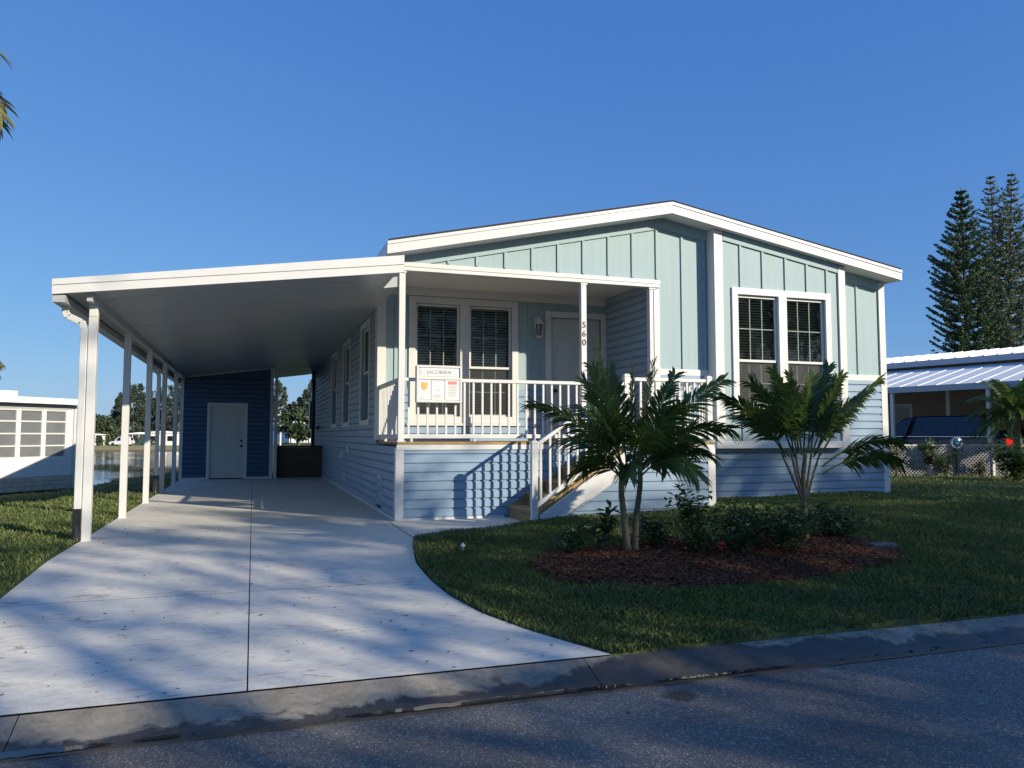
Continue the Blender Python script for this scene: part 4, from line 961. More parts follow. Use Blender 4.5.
build('petal', m, PINK, fl); build('stem', MB().tube([(fx,fy,fz-.01),(fx+.01,fy,fz+.07),(fx,fy,fz+.13)], .005, 6), SHRUB, fl)
m = MB(); x, y = 6.30, 6.55; z = float(gz(x, y)); m.prism([(x-.15,y-.09,z),(x+.14,y-.10,z),(x+.17,y+.07,z),(x-.12,y+.10,z)], (0,0,.06)); tag(build('paving_stone', m, STONE, bevel=.012), 'flat grey stone lying at the right end of the mulch bed', 'stone')
x, y = 2.07, 7.75; z = float(gz(x, y)); sp_ = empty('sprinkler', (x,y,z), 'small white sprinkler cap in the grass near the walkway', 'sprinkler')
m = MB().lathe((x,y,z), [(.016,0),(.016,.06),(.026,.065),(.026,.08),(.014,.086)], 14); build('cap', m, RAILW, sp_, True); build('riser', MB().tube([(x,y,z+.082),(x,y,z+.10)], .011, 8), TEAL, sp_)

# trees -----------------------------------------------------------------
def clump(V, c, r, n, s, rr, flat=.8):
    """n leaf-sized quads scattered in a ball"""
    d = rr.normal(size=(n, 3)); d /= np.linalg.norm(d, axis=1)[:, None]; p = c+d*(r*rr.random((n, 1))**.45)*np.array([1, 1, flat])
    a = rr.normal(size=(n, 3)); a /= np.linalg.norm(a, axis=1)[:, None]; b = np.cross(a, rr.normal(size=(n, 3))); b /= np.linalg.norm(b, axis=1)[:, None]
    k = s*rr.uniform(.6, 1.3, (n, 1)); V.append(np.stack([p-a*k, p-b*k*.5, p+a*k, p+b*k*.5], 1).reshape(-1, 3))
def leafmesh(name, V, m, parent):
    V = np.concatenate(V); return npmesh(name, V, np.arange(len(V)).reshape(-1, 4), m, parent)

def norfolk(base, H_, rmax, tiers, per, m, label, name='norfolk_pine', seed=0, tuft=.17, dens=1., zlow=.1, lean=(0,0), root=None, latf=.38):
    rr = np.random.default_rng(seed); base = Vector(base)
    o = root or empty(name, base, label, 'tree')
    top = base+Vector((lean[0], lean[1], H_)); tr = [base.lerp(top, k/12) for k in range(13)]
    build('trunk', MB().tube(tr, [.02+.0125*H_*(1-k/12.3) for k in range(13)], 9), TRUNK, o, True)
    br = MB(); V = []
    for t in range(tiers):
        f_ = zlow+(1-zlow)*(t+.5*rr.random())/tiers; c0 = np.array(base.lerp(top, f_)); env = min(1, (1-f_)*2.6+.06)*(.72+.28*min(1, f_*2.4))*rmax
        off = rr.random()*6.28; k = per if f_ < .93 else max(3, per-2)
        for b in range(k):
            a = off+2*math.pi*b/k+rr.normal()*.1; L = env*rr.uniform(.8, 1.1); d = np.array([math.cos(a), math.sin(a), 0]); sd = np.array([-d[1], d[0], 0])
            pts = []
            for j in range(8):
                q = j/7; pts.append(c0+d*L*q+np.array([0, 0, L*(.18*q+.32*q*q)]))
            br.tube(pts, [.03*(1-.8*j/7) for j in range(8)], 4, False)
            ns = max(5, int(L/.115))
            for j in range(ns):
                q = .22+.78*j/(ns-1); i = min(int(q*7), 6); c = pts[i]+(pts[i+1]-pts[i])*(q*7-i)
                if rr.random() > dens: continue
                ll = (latf*L*(1-q)**.6+.11)*rr.uniform(.8, 1.1)
                for s in (-1, 1):
                    e = (d*.75+sd*s*.75); e = e/np.linalg.norm(e)*ll; nn = max(3, int(ll/.075))
                    for g in range(nn):
                        u = (g+.5)/nn; clump(V, c+e*u+np.array([0, 0, .22*ll*u*u-.02]), .065, 3, tuft, rr)
                clump(V, c, .07, 4, tuft, rr)
    build('branch', br, TRUNK, o); leafmesh('crown', V, m, o); return o
norfolk((39.1, 33.6, .1), 15.6, 1.85, 27, 8, NEEDLE, 'tall dark narrow pine with tiered upswept branches behind the right neighbour', seed=2, tuft=.066, zlow=.3, dens=.97, latf=.2)
t2 = norfolk((56.6, 45.4, .1), 22.2, 2.3, 32, 6, NEEDLE2, 'taller sparse pine with a forked double trunk at the right edge', seed=4, tuft=.072, latf=.26, dens=.52, zlow=.35, lean=(-.2, .3))
norfolk((56.6, 45.4, .1), 22.5, 2.3, 32, 6, NEEDLE2, '', seed=6, tuft=.072, latf=.26, dens=.52, zlow=.35, lean=(1.3, -.4), root=t2)

# tall palm whose crown is off the left edge; only frond tips come into the picture
def tall_palm(base, top, n, L, label, seed=0, m_leaf=FROND2, ll=.55):
    rr = random.Random(seed); base = Vector(base); top = Vector(top); o = empty('tall_palm', base, label, 'palm')
    build('trunk', MB().tube([base.lerp(top, k/10)+Vector((.15*math.sin(k*.3), 0, 0)) for k in range(11)], [.17-.006*k+.012*(k % 2) for k in range(11)], 10), TRUNK, o, True)
    for k in range(n):
        a = 2*math.pi*k/n+rr.uniform(-.2, .2); e = rr.uniform(-.1, .9); b = top+Vector((.15*math.sin(3), 0, 0))
        build('frond', frond(b, (math.cos(a)*math.cos(e), math.sin(a)*math.cos(e), math.sin(e)), L*rr.uniform(.85, 1.1), 1.7, 34, ll, .022, .2, seed=k+seed*31, r0=.03), m_leaf, o)
    return o
tall_palm((-6.2, 14.6, 0), (-5.98, 14.4, 6.85), 17, 2.4, 'tall coconut palm at the left edge with only drooping frond tips in view', 3)
tall_palm((-14.3, 46.0, -1.2), (-14.25, 46.2, 4.9), 13, 1.9, 'distant brownish palm behind the screened room at the left edge', 5, ll=.5)

def big_tree(base, H_, blobs, m_leaf, label, name='leafy_tree', trunk=.16, leaf=.12, per=60, cat='tree', group=None, seed=0):
    """blobs: (x,y,z,r) world clumps; limbs reach from the trunk towards some of them"""
    rr = np.random.default_rng(seed); base = Vector(base); o = empty(name, base, label, cat, group); m = MB()
    fork = base+UP*H_*.45; m.tube([base, base.lerp(fork, .5)+Vector((.05, .04, 0)), fork, base+UP*H_*.8], [trunk*1.25, trunk, trunk*.8, trunk*.3], 8)
    for i in range(0, len(blobs), max(1, len(blobs)//12)):
        b = Vector(blobs[i][:3]); s = base+UP*H_*rr.uniform(.3, .6); m.tube([s, s.lerp(b, .5)+UP*.3, b], [trunk*.4, trunk*.25, trunk*.08], 5)
    build('trunk', m, TRUNK, o, True); V = []
    for x, y, z, r in blobs: clump(V, np.array([x, y, z]), r, int(per*rr.uniform(.7, 1.3)), leaf, rr)
    leafmesh('crown', V, m_leaf, o); return o
def crown_blobs(c, rx, rz, n, r, rr, shape='oval'):
    out = []
    for k in range(n):
        d = rr.normal(size=3); d /= np.linalg.norm(d); q = rr.random()**.4
        p = np.array(c)+d*q*np.array([rx, rx, rz])
        if shape == 'cone':
            t = rr.random()**1.1; a = rr.random()*6.28; w = rx*(1-t)*rr.uniform(.2, 1.1)+.12; p = np.array([c[0]+math.cos(a)*w, c[1]+math.sin(a)*w, c[2]-rz+2*rz*t])
        out.append((*p, r*rr.uniform(.6, 1.3)))
    return out
def gzf(x, y): return float(gz(np.array([x]), np.array([y]))[0])
# far wood beyond the pond
rr = np.random.default_rng(21); GF = 'trees in the wood beyond the pond'
far = []
for k in range(13):     # pines behind the posts (x-pixel 128..185) and on to the right of the shed
    px_ = 129+k*4.6+rr.uniform(-1.5, 1.5); far.append((px_, rr.uniform(205, 232), rr.uniform(11.5, 15.2)-(2.5 if k < 2 else 0), 'pine'))
for k in range(11): far.append((84+k*4.4+rr.uniform(-1.5, 1.5), rr.uniform(200, 235), rr.uniform(6.0, 8.5), 'round'))
for px_, h in ((270,10.5),(275,14),(281,12.5),(286.5,8.5),(291,9.0),(296,9.5),(302,12),(308,13.5),(264,11)): far.append((px_, rr.uniform(185, 205), h, 'pine'))
for px_, h in ((-12,6),(20,5),(50,5.5),(68,7)): far.append((px_, 210, h, 'round'))
for i, (px_, D, h, kind) in enumerate(far):
    a = (px_-252)/769; c_ = math.cos(.325); X = a*D*.95; Y = D; zb = gzf(X, Y)
    if kind == 'pine':
        bl = crown_blobs((X, Y, zb+h*.54), h*.24, h*.48, 90, h*.05, rr, 'cone'); big_tree((X, Y, zb), h, bl, FARPINE, 'tall feathery pine in the dark wood beyond the pond' if px_ < 200 else 'tall feathery pine in the wood seen between shed and home', 'pine_tree', .2, .26, 34, group=GF if px_ < 200 else 'pines seen between shed and home', seed=i)
    else:
        bl = crown_blobs((X, Y, zb+h*.55), h*.46, h*.46, 60, h*.12, rr); big_tree((X, Y, zb), h, bl, FARLEAF, 'rounded green tree on the far shore of the pond', 'round_tree', .2, .34, 34, group='rounded trees on the far shore', seed=i)
# nearer greenery in the gap between shed and home
big_tree((3.1, 58, gzf(3.1, 58)), 3.6, crown_blobs((3.1, 58, gzf(3.1,58)+2.1), 1.5, 1.3, 60, .35, rr), FARLEAF, 'light green bushy tree in the gap behind the dark landing', 'round_tree', .12, .14, 60, seed=91)
m = MB().tube([(2.0, 62, -1.5), (2.0, 62, 3.1)], [.09, .07], 8); m.tube([(1.6, 62, 2.75), (2.4, 62, 2.75)], .05, 6); tag(build('utility_pole', m, RAILW), 'thin pale pole in the gap between the shed and the home', 'pole')

# ================================================================== VEHICLES
def car(name, loc, rz, paint, label, L=4.55, W_=1.82, Hh=1.66, group=None, detail=True):
    """nose towards +y in its own frame, z=0 at the tyres"""
    o = empty(name, loc, label, 'car', group, rz, local=True); h = L/2
    prof = [(-h,.42),(-h-.02,.62),(-h+.02,.95),(-h+.10,1.02),(h-1.05,1.00),(h-.30,.86),(h-.02,.70),(h,.45),(h-.08,.27),(-h+.06,.27)]
    secs = [(-.5,.0),(-.5+.10/W_,1.),(.5-.10/W_,1.),(.5,.0)]
    m = MB(); n = len(prof)
    xs = [(-W_/2, .05), (-W_/2+.09, 0), (W_/2-.09, 0), (W_/2, .05)]
    for x, ins in xs:
        for y, z in prof: m.v.append((x, y-math.copysign(ins, y), z-(ins*.6 if z > .6 else -ins*.5)))
    for k in range(3):
        for j in range(n): m.f.append((k*n+j, k*n+(j+1)%n, (k+1)*n+(j+1)%n, (k+1)*n+j))
    m.f.append(tuple(reversed(range(n)))); m.f.append(tuple(3*n+j for j in range(n)))
    body = build('body', m, paint, o, bevel=.05)
    g = [(-h+.12,1.0),(-h+.42,Hh-.12),(-h+.75,Hh-.01),(.15,Hh),(.55,Hh-.07),(h-1.15,1.0)]; m = MB(); n = len(g)
    for s in (-1, 1):
        for y, z in g: m.v.append((s*(W_/2-.06-.20*(z-1.0)/(Hh-1.0)), y, z))
    for j in range(n): m.f.append((j, (j+1)%n, n+(j+1)%n, n+j))
    m.f.append(tuple(reversed(range(n)))); m.f.append(tuple(n+j for j in range(n)))
    build('cabin', m, paint, o, bevel=.04)
    def side(y, z, s, e=.006): return (s*(W_/2-.06-.20*(z-1.0)/(Hh-1.0)+e), y, z)
    for s in (-1, 1):
        for ya, yb, yc, yd in ((-h+.52,-h+.72,-h+1.18,-h+1.18),(-h+1.28,-h+1.28,-h+2.12,-h+2.12),(-h+2.22,-h+2.22,.42,h-1.45)):
            zt = Hh-.14
            m = MB().prism([side(ya,1.06,s), side(yb,zt,s), side(yc,zt,s), side(yd,1.06,s)], (s*.004,0,0)); build('side_window', m, CARG, o)
        m = MB().beam((s*(W_/2-.045), -h+.3, 1.015), (s*(W_/2-.045), h-1.2, 1.015), .02, .018); build('chrome_strip', m, CHROME, o)
        m = MB().hexa([(s*(W_/2-.42),-h-.03,.72),(s*(W_/2-.03),-h-.03,.72),(s*(W_/2+.005),-h+.22,.78),(s*(W_/2-.42),-h+.05,.78)], [(s*(W_/2-.40),-h-.02,.95),(s*(W_/2-.05),-h-.02,.99),(s*(W_/2-.005),-h+.26,.97),(s*(W_/2-.42),-h+.05,.95)]); build('taillight', m, TAIL, o, bevel=.015)
        m = MB().box(s*(W_/2), h-1.35, .98, s*(W_/2+.16), h-1.25, 1.12); build('mirror', m, paint, o, bevel=.03)
        m = MB().hexa([(s*.45,h-.06,.62),(s*.84,h-.16,.62),(s*.84,h-.26,.62),(s*.45,h-.2,.62)], [(s*.45,h-.09,.76),(s*.84,h-.22,.78),(s*.84,h-.3,.78),(s*.45,h-.2,.76)]); build('headlight', m, CHROME, o)
        for y in (-h+.82, h-.86):
            w = build('wheel', MB().lathe((s*(W_/2-.21), y, .34), [(.20,0),(.34,.01),(.345,.10),(.33,.215),(.22,.225)], 24, (s,0,0)), TYRE, o, True)
            m = MB().lathe((s*(W_/2-.21), y, .34), [(.21,.21),(.205,.225),(.06,.215),(.05,.235)], 20, (s,0,0)); build('rim', m, RIM, w)
    m = MB().prism([(-W_/2+.30,-h+.155,1.08),(W_/2-.30,-h+.155,1.08),(W_/2-.40,-h+.40,Hh-.17),(-W_/2+.40,-h+.40,Hh-.17)], (0,-.02,.008)); build('rear_window', m, CARG, o)
    m = MB().prism([(-W_/2+.25,h-1.23,1.06),(W_/2-.25,h-1.23,1.06),(W_/2-.36,.62,Hh-.13),(-W_/2+.36,.62,Hh-.13)], (0,.02,.012)); build('windscreen', m, CARG, o)
    m = MB().box(-W_/2+.08, -h-.05, .36, W_/2-.08, -h+.05, .58); m.box(-W_/2+.08, h-.06, .32, W_/2-.08, h+.04, .52); build('bumper', m, DARK, o, bevel=.03)
    return o

# ================================================================== RIGHT NEIGHBOUR
NA = R(14.5); NG = .12
N = empty('neighbour_home', (18.0, 15.0, NG), 'tan home with white ribbed roofs and an attached carport on the right', 'house', rz=NA, local=True)
# local: x = away from the carport eave towards the house wall, y = along the eave
m = MB(); e0, e1 = -5.0, 13.0
def rp(x): return 2.44+.235*x if x < 3.2 else 3.42+.14*(x-3.2)
m.hexa([(0,e0,rp(0)-.03),(3.2,e0,rp(3.2-1e-6)-.03),(3.2,e1,rp(3.2-1e-6)-.03),(0,e1,rp(0)-.03)], [(0,e0,rp(0)),(3.2,e0,rp(3.2-1e-6)),(3.2,e1,rp(3.2-1e-6)),(0,e1,rp(0))])
y = e0
while y < e1: m.hexa([(0,y,rp(0)+.001),(3.18,y,rp(3.18)+.001),(3.18,y+.06,rp(3.18)+.001),(0,y+.06,rp(0)+.001)], [(0,y+.01,rp(0)+.016),(3.18,y+.01,rp(3.18)+.016),(3.18,y+.05,rp(3.18)+.016),(0,y+.05,rp(0)+.016)]); y += .52
build('carport_roof', m, ROOFPAN, N)
m = MB(); m.hexa([(3.0,e0-.2,3.36),(7.5,e0-.2,3.98),(7.5,e1,3.98),(3.0,e1,3.36)], [(3.0,e0-.2,3.42),(7.5,e0-.2,4.04),(7.5,e1,4.04),(3.0,e1,3.42)])
m.hexa([(7.5,e0-.2,3.98),(12,e0-.2,3.36),(12,e1,3.36),(7.5,e1,3.98)], [(7.5,e0-.2,4.04),(12,e0-.2,3.42),(12,e1,3.42),(7.5,e1,4.04)])
y = e0
while y < e1: m.hexa([(3.0,y,3.421),(7.49,y,4.041),(7.49,y+.06,4.041),(3.0,y+.06,3.421)], [(3.0,y+.01,3.47),(7.49,y+.01,4.09),(7.49,y+.05,4.09),(3.0,y+.05,3.47)]); y += .40
build('roof', m, ROOFPAN, N)
m = MB().box(-.03, e0, 2.28, 0, e1, 2.445); m.box(2.955, e0-.2, 3.25, 2.995, e1, 3.43); build('fascia', m, GREYF, N)
m = MB().box(3.5, e0+.2, 0, 3.62, e1-.2, 3.3); m.box(3.62, e0+.2, 0, 11.6, e0+.32, 3.3); m.box(3.62, e1-.32, 0, 11.6, e1-.2, 3.3); m.box(11.48, e0+.32, 0, 11.6, e1-.32, 3.3)
build('wall', m, TAN, N)
m = MB().box(0, 9.6, 0, 3.5, 9.7, 2.36); build('screen_wall', m, TAN, N)
P = left(3.5)
def nwin(y0, y1, z0, z1, nm='window'):
    w = MB(); frame(w, P, y0, y1, z0, z1, .07, 0, .04); w = build(nm, w, WHITE, N); g = MB(); pbox(g, P, y0+.07, y1-.07, z0+.07, z1-.07, .001, .012); build('pane', g, CARG, w)
nwin(3.9, 4.9, .02, 2.1, 'door'); nwin(-1.0, .5, 1.0, 2.0); nwin(6.3, 7.4, 1.0, 2.0); nwin(-4, -3, 1.0, 2.0)
m = MB(); pbox(m, P, 4.98, 6.1, .0, 2.24, .001, .03); build('light_panel', m, STUCCO, N)
m = MB(); pbox(m, P, .8, 3.7, .95, 1.0, .001, .05); build('rail_board', m, WHITE, N)
for y in (-4.2, -.05, 2.55, 6.6, 9.5): m = MB().box(.03, y-.045, 0, .12, y+.045, 2.44); build('carport_post', m, RAILW, N)
m = MB().box(1.9, 1.9, 0, 1.99, 1.99, 2.87); build('carport_post', m, RAILW, N)
m = MB().box(-.02, e0, -.1, 3.5, e1, .02); build('carport_slab', m, DRIVE, N)
ca = math.cos(NA); sa = math.sin(NA)
def nl(x, y, z=0): return (18.0+x*ca-y*sa, 15.0+x*sa+y*ca, NG+z)
car('parked_car', nl(1.25, 2.0, .02), NA, CARB, 'dark blue car with a red tail lamp parked under the right neighbour\'s carport', Hh=1.60)

# lattice fence in front of the neighbour's carport
LF = empty('lattice_fence', (14.6, 15.05, .1), 'low diagonal lattice fence between the lawn and the neighbour\'s carport', 'fence')
pts = [Vector((14.3, 15.16, .13)), Vector((15.75, 14.68, .13)), Vector((17.2, 14.2, .13)), Vector((18.7, 13.7, .13)), Vector((20.2, 13.2, .13))]
for a, b in zip(pts, pts[1:]):
    m = MB(); d = (b-a); L = d.length; d.normalize(); nrm = Vector((d.y, -d.x, 0)); hgt = .80; s = .085
    k = -int(hgt/s)-1
    while k*s < L:
        for sg in (1, -1):
            x0, x1 = k*s, k*s+hgt; za, zb = 0., hgt
            if x0 < 0: za = -x0; x0 = 0.
            if x1 > L: zb = hgt-(x1-L); x1 = L
            if x1-x0 > .03:
                A = a+d*x0; Bp = a+d*x1; z0_, z1_ = (za, zb) if sg > 0 else (hgt-za, hgt-zb); off = nrm*(.005*sg)
                m.beam(A+off+UP*z0_, Bp+off+UP*z1_, .008, .032, up=(nrm.x, nrm.y, .001))
        k += 1
    build('lattice_panel', m, LATT, LF)
    m = MB().beam(a+UP*.82, b+UP*.82, .045, .04); m.beam(a+UP*.0, b+UP*.0, .03, .04); build('rail', m, LATT, LF)
for p in pts: build('post', MB().box(p.x-.04, p.y-.04, p.z-.1, p.x+.04, p.y+.04, p.z+.9), LATT, LF)
def on_fence(t, off=.18, z=0): p = pts[0].lerp(pts[-1], t); d = (pts[-1]-pts[0]).normalized(); n_ = Vector((d.y, -d.x, 0)); p = p+n_*off; return (p.x, p.y, p.z+z)
GFN = 'shrubs along the lattice fence'
shrub(on_fence(.095), .22, .95, 160, .06, 'narrow pale shrub with dark stems at the left end of the lattice fence', SHRUB2, seed=31, group=GFN)
shrub(on_fence(.10, -.5), .6, 1.25, 420, .07, 'dark shrub behind the left end of the lattice fence', SHRUB, seed=32, group=GFN)
shrub(on_fence(.29, .2, 0), .30, .78, 210, .06, 'grey green shrub against the middle of the lattice fence', SHRUB2, seed=33, group=GFN)
shrub(on_fence(.42, .15, 0), .26, .55, 160, .055, 'small pale leafed shrub at the foot of the lattice fence', SHRUB2, seed=34, group=GFN)
shrub(on_fence(.33, -.45), .7, 1.15, 500, .07, 'yellow green shrub rising behind the lattice fence', SHRUB2, seed=36, group=GFN)
shrub((16.1, 12.7, .12), .75, 1.15, 1300, .075, 'large dark round bush in front of the right end of the lattice fence', SHRUB, 'bush', 'bush', seed=35, stems=16)
hp = on_fence(.234, .14, .36); po = empty('hanging_planter', hp, 'dark pot with trailing plant hung on the lattice fence', 'planter')
build('pot', MB().lathe(hp, [(.10,0),(.13,.04),(.155,.26),(.165,.28),(.145,.28),(.13,.25)], 18), TERRA, po, True)
m = MB(); m.tube([(hp[0], hp[1], hp[2]+.26), (hp[0]+.06, hp[1]+.12, hp[2]+.46)], .008, 5); build('hook', m, DARK, po)
V = []; rq = np.random.default_rng(8); 
for k in range(14): clump(V, np.array(hp)+np.array([rq.normal()*.17, rq.normal()*.10-.03, .36+rq.normal()*.08]), .11, 24, .055, rq)
leafmesh('foliage', V, SHRUB2, po)
pq = on_fence(.345, .06, .88); pl = empty('round_plaque', pq, 'round blue ornament with a white rim on top of the lattice fence', 'ornament')
d_ = (pts[-1]-pts[0]).normalized(); ax = Vector((d_.y, -d_.x, 0))
build('disc', MB().lathe(pq, [(.0,0),(.125,.0),(.13,.015),(.11,.03),(.05,.04),(.0,.042)], 26, ax), BLUEP, pl, True)
build('rim', MB().lathe(pq, [(.125,-.012),(.145,-.01),(.15,.02),(.13,.03)], 26, ax), GREYF, pl, True)
m = MB().lathe(pq, [(.0,.043),(.055,.043),(.05,.052),(.0,.054)], 16, ax); build('centre', m, BLUEP, pl)
build('stake', MB().tube([(pq[0], pq[1]+.02, pq[2]-.9), (pq[0], pq[1]+.02, pq[2]-.14)], .012, 6), DARK, pl)
zp = .12
palm('pygmy_palm', (17.75, 13.95, zp), [([(0,0,0), (.03,.0,.7), (.0,.03,1.55)], .085, .07)],
     [(0,0,1.55, math.cos(a)*math.cos(e), math.sin(a)*math.cos(e), math.sin(e), 1.12, 1.25) for a, e in [(k*.449+.2*(k % 3), (.05, .45, .85, 1.2)[k % 4]) for k in range(44)]],
     'bushy palm with a dense round head of fronds in front of the neighbour\'s white roof', n=40, ll=.26, lw=.011)

# ================================================================== LEFT NEIGHBOUR
VINYLP = dusty('vinyl_pane', (.24, .26, .27), .5)
LA = R(-39); lz = -.44
LN = empty('screened_home', (-5.30, 27.0, lz), 'low white home with a screened room and block skirting on the left', 'house', rz=-LA-R(90) if False else R(-39+0), local=True)
LN.rotation_euler[2] = math.atan2(.78, .63)      # local +x runs along the wall towards its far right corner, which is the origin; -y faces the street side
Pn = lambda u, z, o: (u, -o, z)
m = MB(); cols = [-.20-.80*k for k in range(14)]
hol = [(cols[k+1]+.06, cols[k], .96, 2.40) for k in range(13)]
slab(m, Pn, -11, 0, .42, 2.55, holes=hol, t=.12); m.box(-.12, .12, 0, 0, 7, 2.55); m.box(-11, 7, 0, 0, 7.1, 2.55); m.box(-11, .12, 0, -10.9, 7, 2.55)
wl = build('wall', m, STUCCO, LN)
m = MB(); pbox(m, Pn, -11, .02, 0, .41, -.12, .03); m.box(-11, .13, .4, -.12, 7, .45)
for k in range(28): pass
sk = build('block_skirt', m, BLOCK, LN)
m = MB()
for j in range(3):
    for k in range(28):
        u0 = -10.95+k*.4+(.2 if j % 2 else 0)
        if u0+.38 < 0: pbox(m, Pn, u0, u0+.385, .012+j*.133, .012+j*.133+.12, .031, .045)
build('block', m, BLOCK, sk, bevel=.008)
for q in hol:
    w = MB(); frame(w, Pn, q[0], q[1], q[2], q[3], .045, -.09, -.02)
    for k in (1, 2, 3): zz = q[2]+(q[3]-q[2])*k/4; pbox(w, Pn, q[0]+.045, q[1]-.045, zz-.022, zz+.022, -.085, -.03)
    w = build('window', w, WHITE, LN); g = MB(); pbox(g, Pn, q[0]+.045, q[1]-.045, q[2]+.045, q[3]-.045, -.062, -.058); build('pane', g, VINYLP, w)
m = MB(); pbox(m, Pn, -11, -.05, 2.42, 2.56, .001, .02); build('header', m, GREYF, LN)
m = MB().box(-11.3, -.30, 2.56, .12, 7.3, 2.74); rf = build('roof', m, ROOFPAN, LN, bevel=.01)
m = MB().box(-2.35, .4, 2.761, -1.55, 1.2, 2.93); build('roof_box', m, ROOFPAN, rf)
m = MB().box(-9, .3, 2.761, -2.5, 1.5, 2.84); build('solar_panel', m, DARK, rf)
m = MB().box(.02, -.02, .0, .10, .06, 2.55); m.beam((.06,.02,.35), (.5,-.12,.18), .07, .07); build('downspout', m, RAILW, LN)
m = MB().box(-10.8, 3.2, .46, -.2, 3.25, 2.5); m.box(-10.8, .2, 2.5, -.2, 6.9, 2.54); build('inner_wall', m, STUCCO, LN)
m = MB()
for u in (-1.2, -2.9, -4.6): m.box(u-.3, 1.6, .46, u+.25, 2.1, 1.0); m.box(u-.3, 2.05, 1.0, u+.25, 2.12, 1.5)
build('chair', m, RAILW, LN)

# ================================================================== FAR SHORE
def far_home(loc, rz, w, d, h, label, m_w=STUCCO, nwin=3, porch=False, group=None):
    o = empty('trailer_home', loc, label, 'house', group, rz, local=True)
    m = MB().box(-w/2, 0, 0, w/2, d, h); build('wall', m, m_w, o)
    m = MB().prism([(-w/2-.3,-.35,h),(w/2+.3,-.35,h),(w/2+.3,-.35,h+.12),(0,-.35,h+.42),(-w/2-.3,-.35,h+.12)], (0,d+.7,0)); build('roof', m, ROOFPAN, o)
    for k in range(nwin):
        x = -w/2+(k+.5)*w/nwin; g = MB().box(x-.55, -.04, .9, x+.55, -.005, 2.0); build('window', g, CARG, o)
    if porch:
        for k in range(5): x = -w/2+.2+k*(w-.4)/4; build('porch_post', MB().box(x-.07, -1.9, 0, x+.07, -1.76, h), RAILW, o)
        build('porch_roof', MB().box(-w/2-.2, -2.1, h+.001, w/2+.2, -.36, h+.13), ROOFPAN, o)
    return o
def gb(px_, D): return (px_-252)/769*D*.95
def fp(px_, D): X = gb(px_, D); return (X, D, gzf(X, D))
far_home(fp(107, 186), .1, 5.6, 4, 2.2, 'far white trailer home with a porch of thin posts beyond the pond', nwin=3, porch=True)
far_home(fp(150, 190), .0, 5.5, 5, 2.4, 'white home half hidden by carport posts on the far shore', nwin=2, porch=True)
far_home(fp(169, 182), -.05, 6.6, 6, 2.7, 'pale cream home with one dark window on the far shore beside the shed', nwin=2)
far_home(fp(300, 106), .25, 3.6, 8, 2.5, 'small white roofed house with porch posts seen between the shed and the home', porch=True, nwin=2)
far_home(fp(84, 200), 0, 3.5, 4, 2.2, 'tiny white home behind the corner of the screened room', nwin=1)
car('parked_car', fp(134.5, 176), R(75), CARW, 'white vehicle parked on the far shore between two carport posts', Hh=1.9)
car('parked_car', fp(78, 176), R(80), CARR, 'small red car on the far shore beside the screened room', Hh=1.6)
rr = np.random.default_rng(33)
for i, (px_, D, h) in enumerate(((98,178,1.5),(116,177,1.7),(124,178,1.6),(141,178,1.9),(147,180,2.0),(160,178,1.3))):
    X, Y, zb = fp(px_, D); big_tree((X, Y, zb), h, crown_blobs((X, Y, zb+h*.5), h*.62, h*.42, 22, h*.2, rr), FARLEAF, 'rounded hedge shrub in front of the homes on the far shore', 'shrub', .05, .17, 30, 'shrub', 'shrubs on the far shore', 60+i)

# ================================================================== SHADE TREES across the street (behind the camera)
# their crowns are what dapples the driveway and shades the lawn and the lower walls
rr = np.random.default_rng(12)
def dens(u, v):
    """how full the row of crowns is at height v, u metres along the street"""
    d = 0.
    lobe = .45*math.sin(u*1.9)+.3*math.sin(u*4.3+1)
    top = 12.1+lobe*.5
    if u > 25.6: top = 13.25+.35*lobe
    elif u < 22.1 and u > 20.4: top = 13.15+.35*lobe
    if 22.1 < u < 25.6: top -= .6
    if 18.7 < u < 22.5 and 11.1 < v < 12.5: d = .42
    elif u > 17.6: d = (.82 if v < 11.2 else .72) if v < top-.3 else (.6 if v < top+.15 else (.15 if v < top+.7 else 0))
    elif u > 11.5:
        if v < 8.6: d = .46
        elif v < 11.9: d = (.30 if u > 14.8 else .12)*(.65+.9*(math.sin(u*2.3+v*1.7)*math.sin(v*3.1-u*.8)+.25))
        else: d = .05
    elif u > 7: d = .3 if v < 8.4 else .06
    return max(0, d)
trees = [(9.5, 10.6), (13.4, 11.8), (17.2, 12.2), (21.3, 13.0), (25.2, 12.2), (29.2, 13.6), (33.5, 13.6)]
bl = [[] for _ in trees]; k = 0
while k < 5200:
    u, v = rr.uniform(7, 36), rr.uniform(6.2, 14.3); k += 1
    if rr.random() > dens(u, v): continue
    s = rr.uniform(-2.2, 2.2); x = u+.79*s; y = -14-s; z = v+.5*s
    i = min(range(len(trees)), key=lambda j: abs(trees[j][0]-u)); bl[i].append((x, y, z, .85 if u < 17.6 else .5))
nm = ['second', 'third', 'fourth', 'fifth', 'sixth']
for i, (u, h) in enumerate(trees):
    lb = 'broad leafy shade tree across the street, '+('first from the left end of its row' if i == 0 else 'last at the right end of its row' if i == len(trees)-1 else nm[i-1]+' from the left end of its row')
    big_tree((u, -14, -.18), h, bl[i], LEAF, lb, 'shade_tree', .24, .15, 11, group='shade trees across the street', seed=200+i)

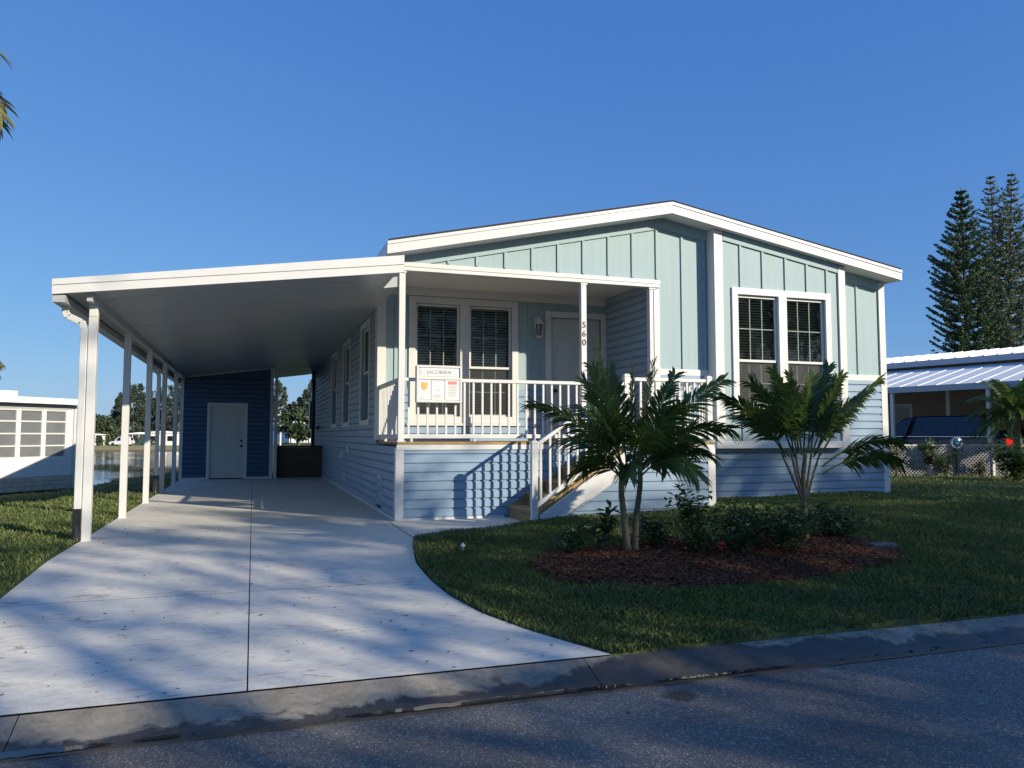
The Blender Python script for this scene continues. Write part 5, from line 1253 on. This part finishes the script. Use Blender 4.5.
m = MB().box(12, -27, -.2, 30, -20, 3.0); hb = empty('unseen_home', (21, -20, -.2), 'unseen low tan home added across the street for window reflections', 'house'); build('wall', m, TAN, hb)  # unseen home, added so the windows reflect less bright sky
m = MB().prism([(11.4,-27.6,3.0),(30.6,-27.6,3.0),(30.6,-23.5,4.6),(11.4,-23.5,4.6)], (0,0,.08)); m.prism([(11.4,-23.5,4.6),(30.6,-23.5,4.6),(30.6,-19.4,3.0),(11.4,-19.4,3.0)], (0,0,.08)); build('roof', m, SHINGLE, hb)
rr = np.random.default_rng(44); bl2 = []
for k in range(420): bl2.append((rr.uniform(-6, 40), rr.uniform(-16.6, -15.2), rr.uniform(.1, 2.7), .45))
big_tree((16, -16, -.2), 1.6, bl2, LEAF, 'unseen long hedge added along the far side of the street for window reflections', 'hedge', .05, .13, 45, 'hedge', seed=300)  # unseen hedge row, added to darken the low horizon in window reflections

# fallen leaves and grit on the driveway, in the gutter and on the road
rr = random.Random(17); m = MB()
def leaf_at(x, y, z, L):
    a = rr.uniform(0, 6.28); c, q = math.cos(a), math.sin(a); w = L*rr.uniform(.25, .5); e = rr.uniform(.002, .012)
    m.poly([(x-c*L, y-q*L, z+.002), (x+q*w, y-c*w, z+.003), (x+c*L, y+q*L, z+e), (x-q*w, y+c*w, z+e)])
for k in range(150):
    x, y = rr.uniform(-1.75, 1.9), 4.55+9*rr.random()**1.6
    if in_drive(np.array([x]), np.array([y]), .05)[0]: leaf_at(x, y, float(dz(y)), rr.uniform(.006, .022))
for k in range(260):
    x = rr.uniform(-2.5, 7); y = 4.20+abs(rr.gauss(0, .035)); leaf_at(x, y, -.277+max(0, y-4.24)*.35, rr.uniform(.006, .02))
for k in range(120): leaf_at(rr.uniform(-2, 6), rr.uniform(2.9, 4.1), -.274, rr.uniform(.005, .016))
for k in range(90):
    x = rr.uniform(2.2, 7); y = rr.uniform(4.34, 4.49); leaf_at(x, y, -.24+(y-4.36)*.42, rr.uniform(.006, .018))
LITTER = mat('dry_leaf', (.10, .065, .03), .8, .4, 9, island=.6, hue=.03)
tag(build('leaf_litter', m, LITTER), 'scattered dry leaf bits on the driveway and along the gutter', 'leaf litter', kind='stuff')
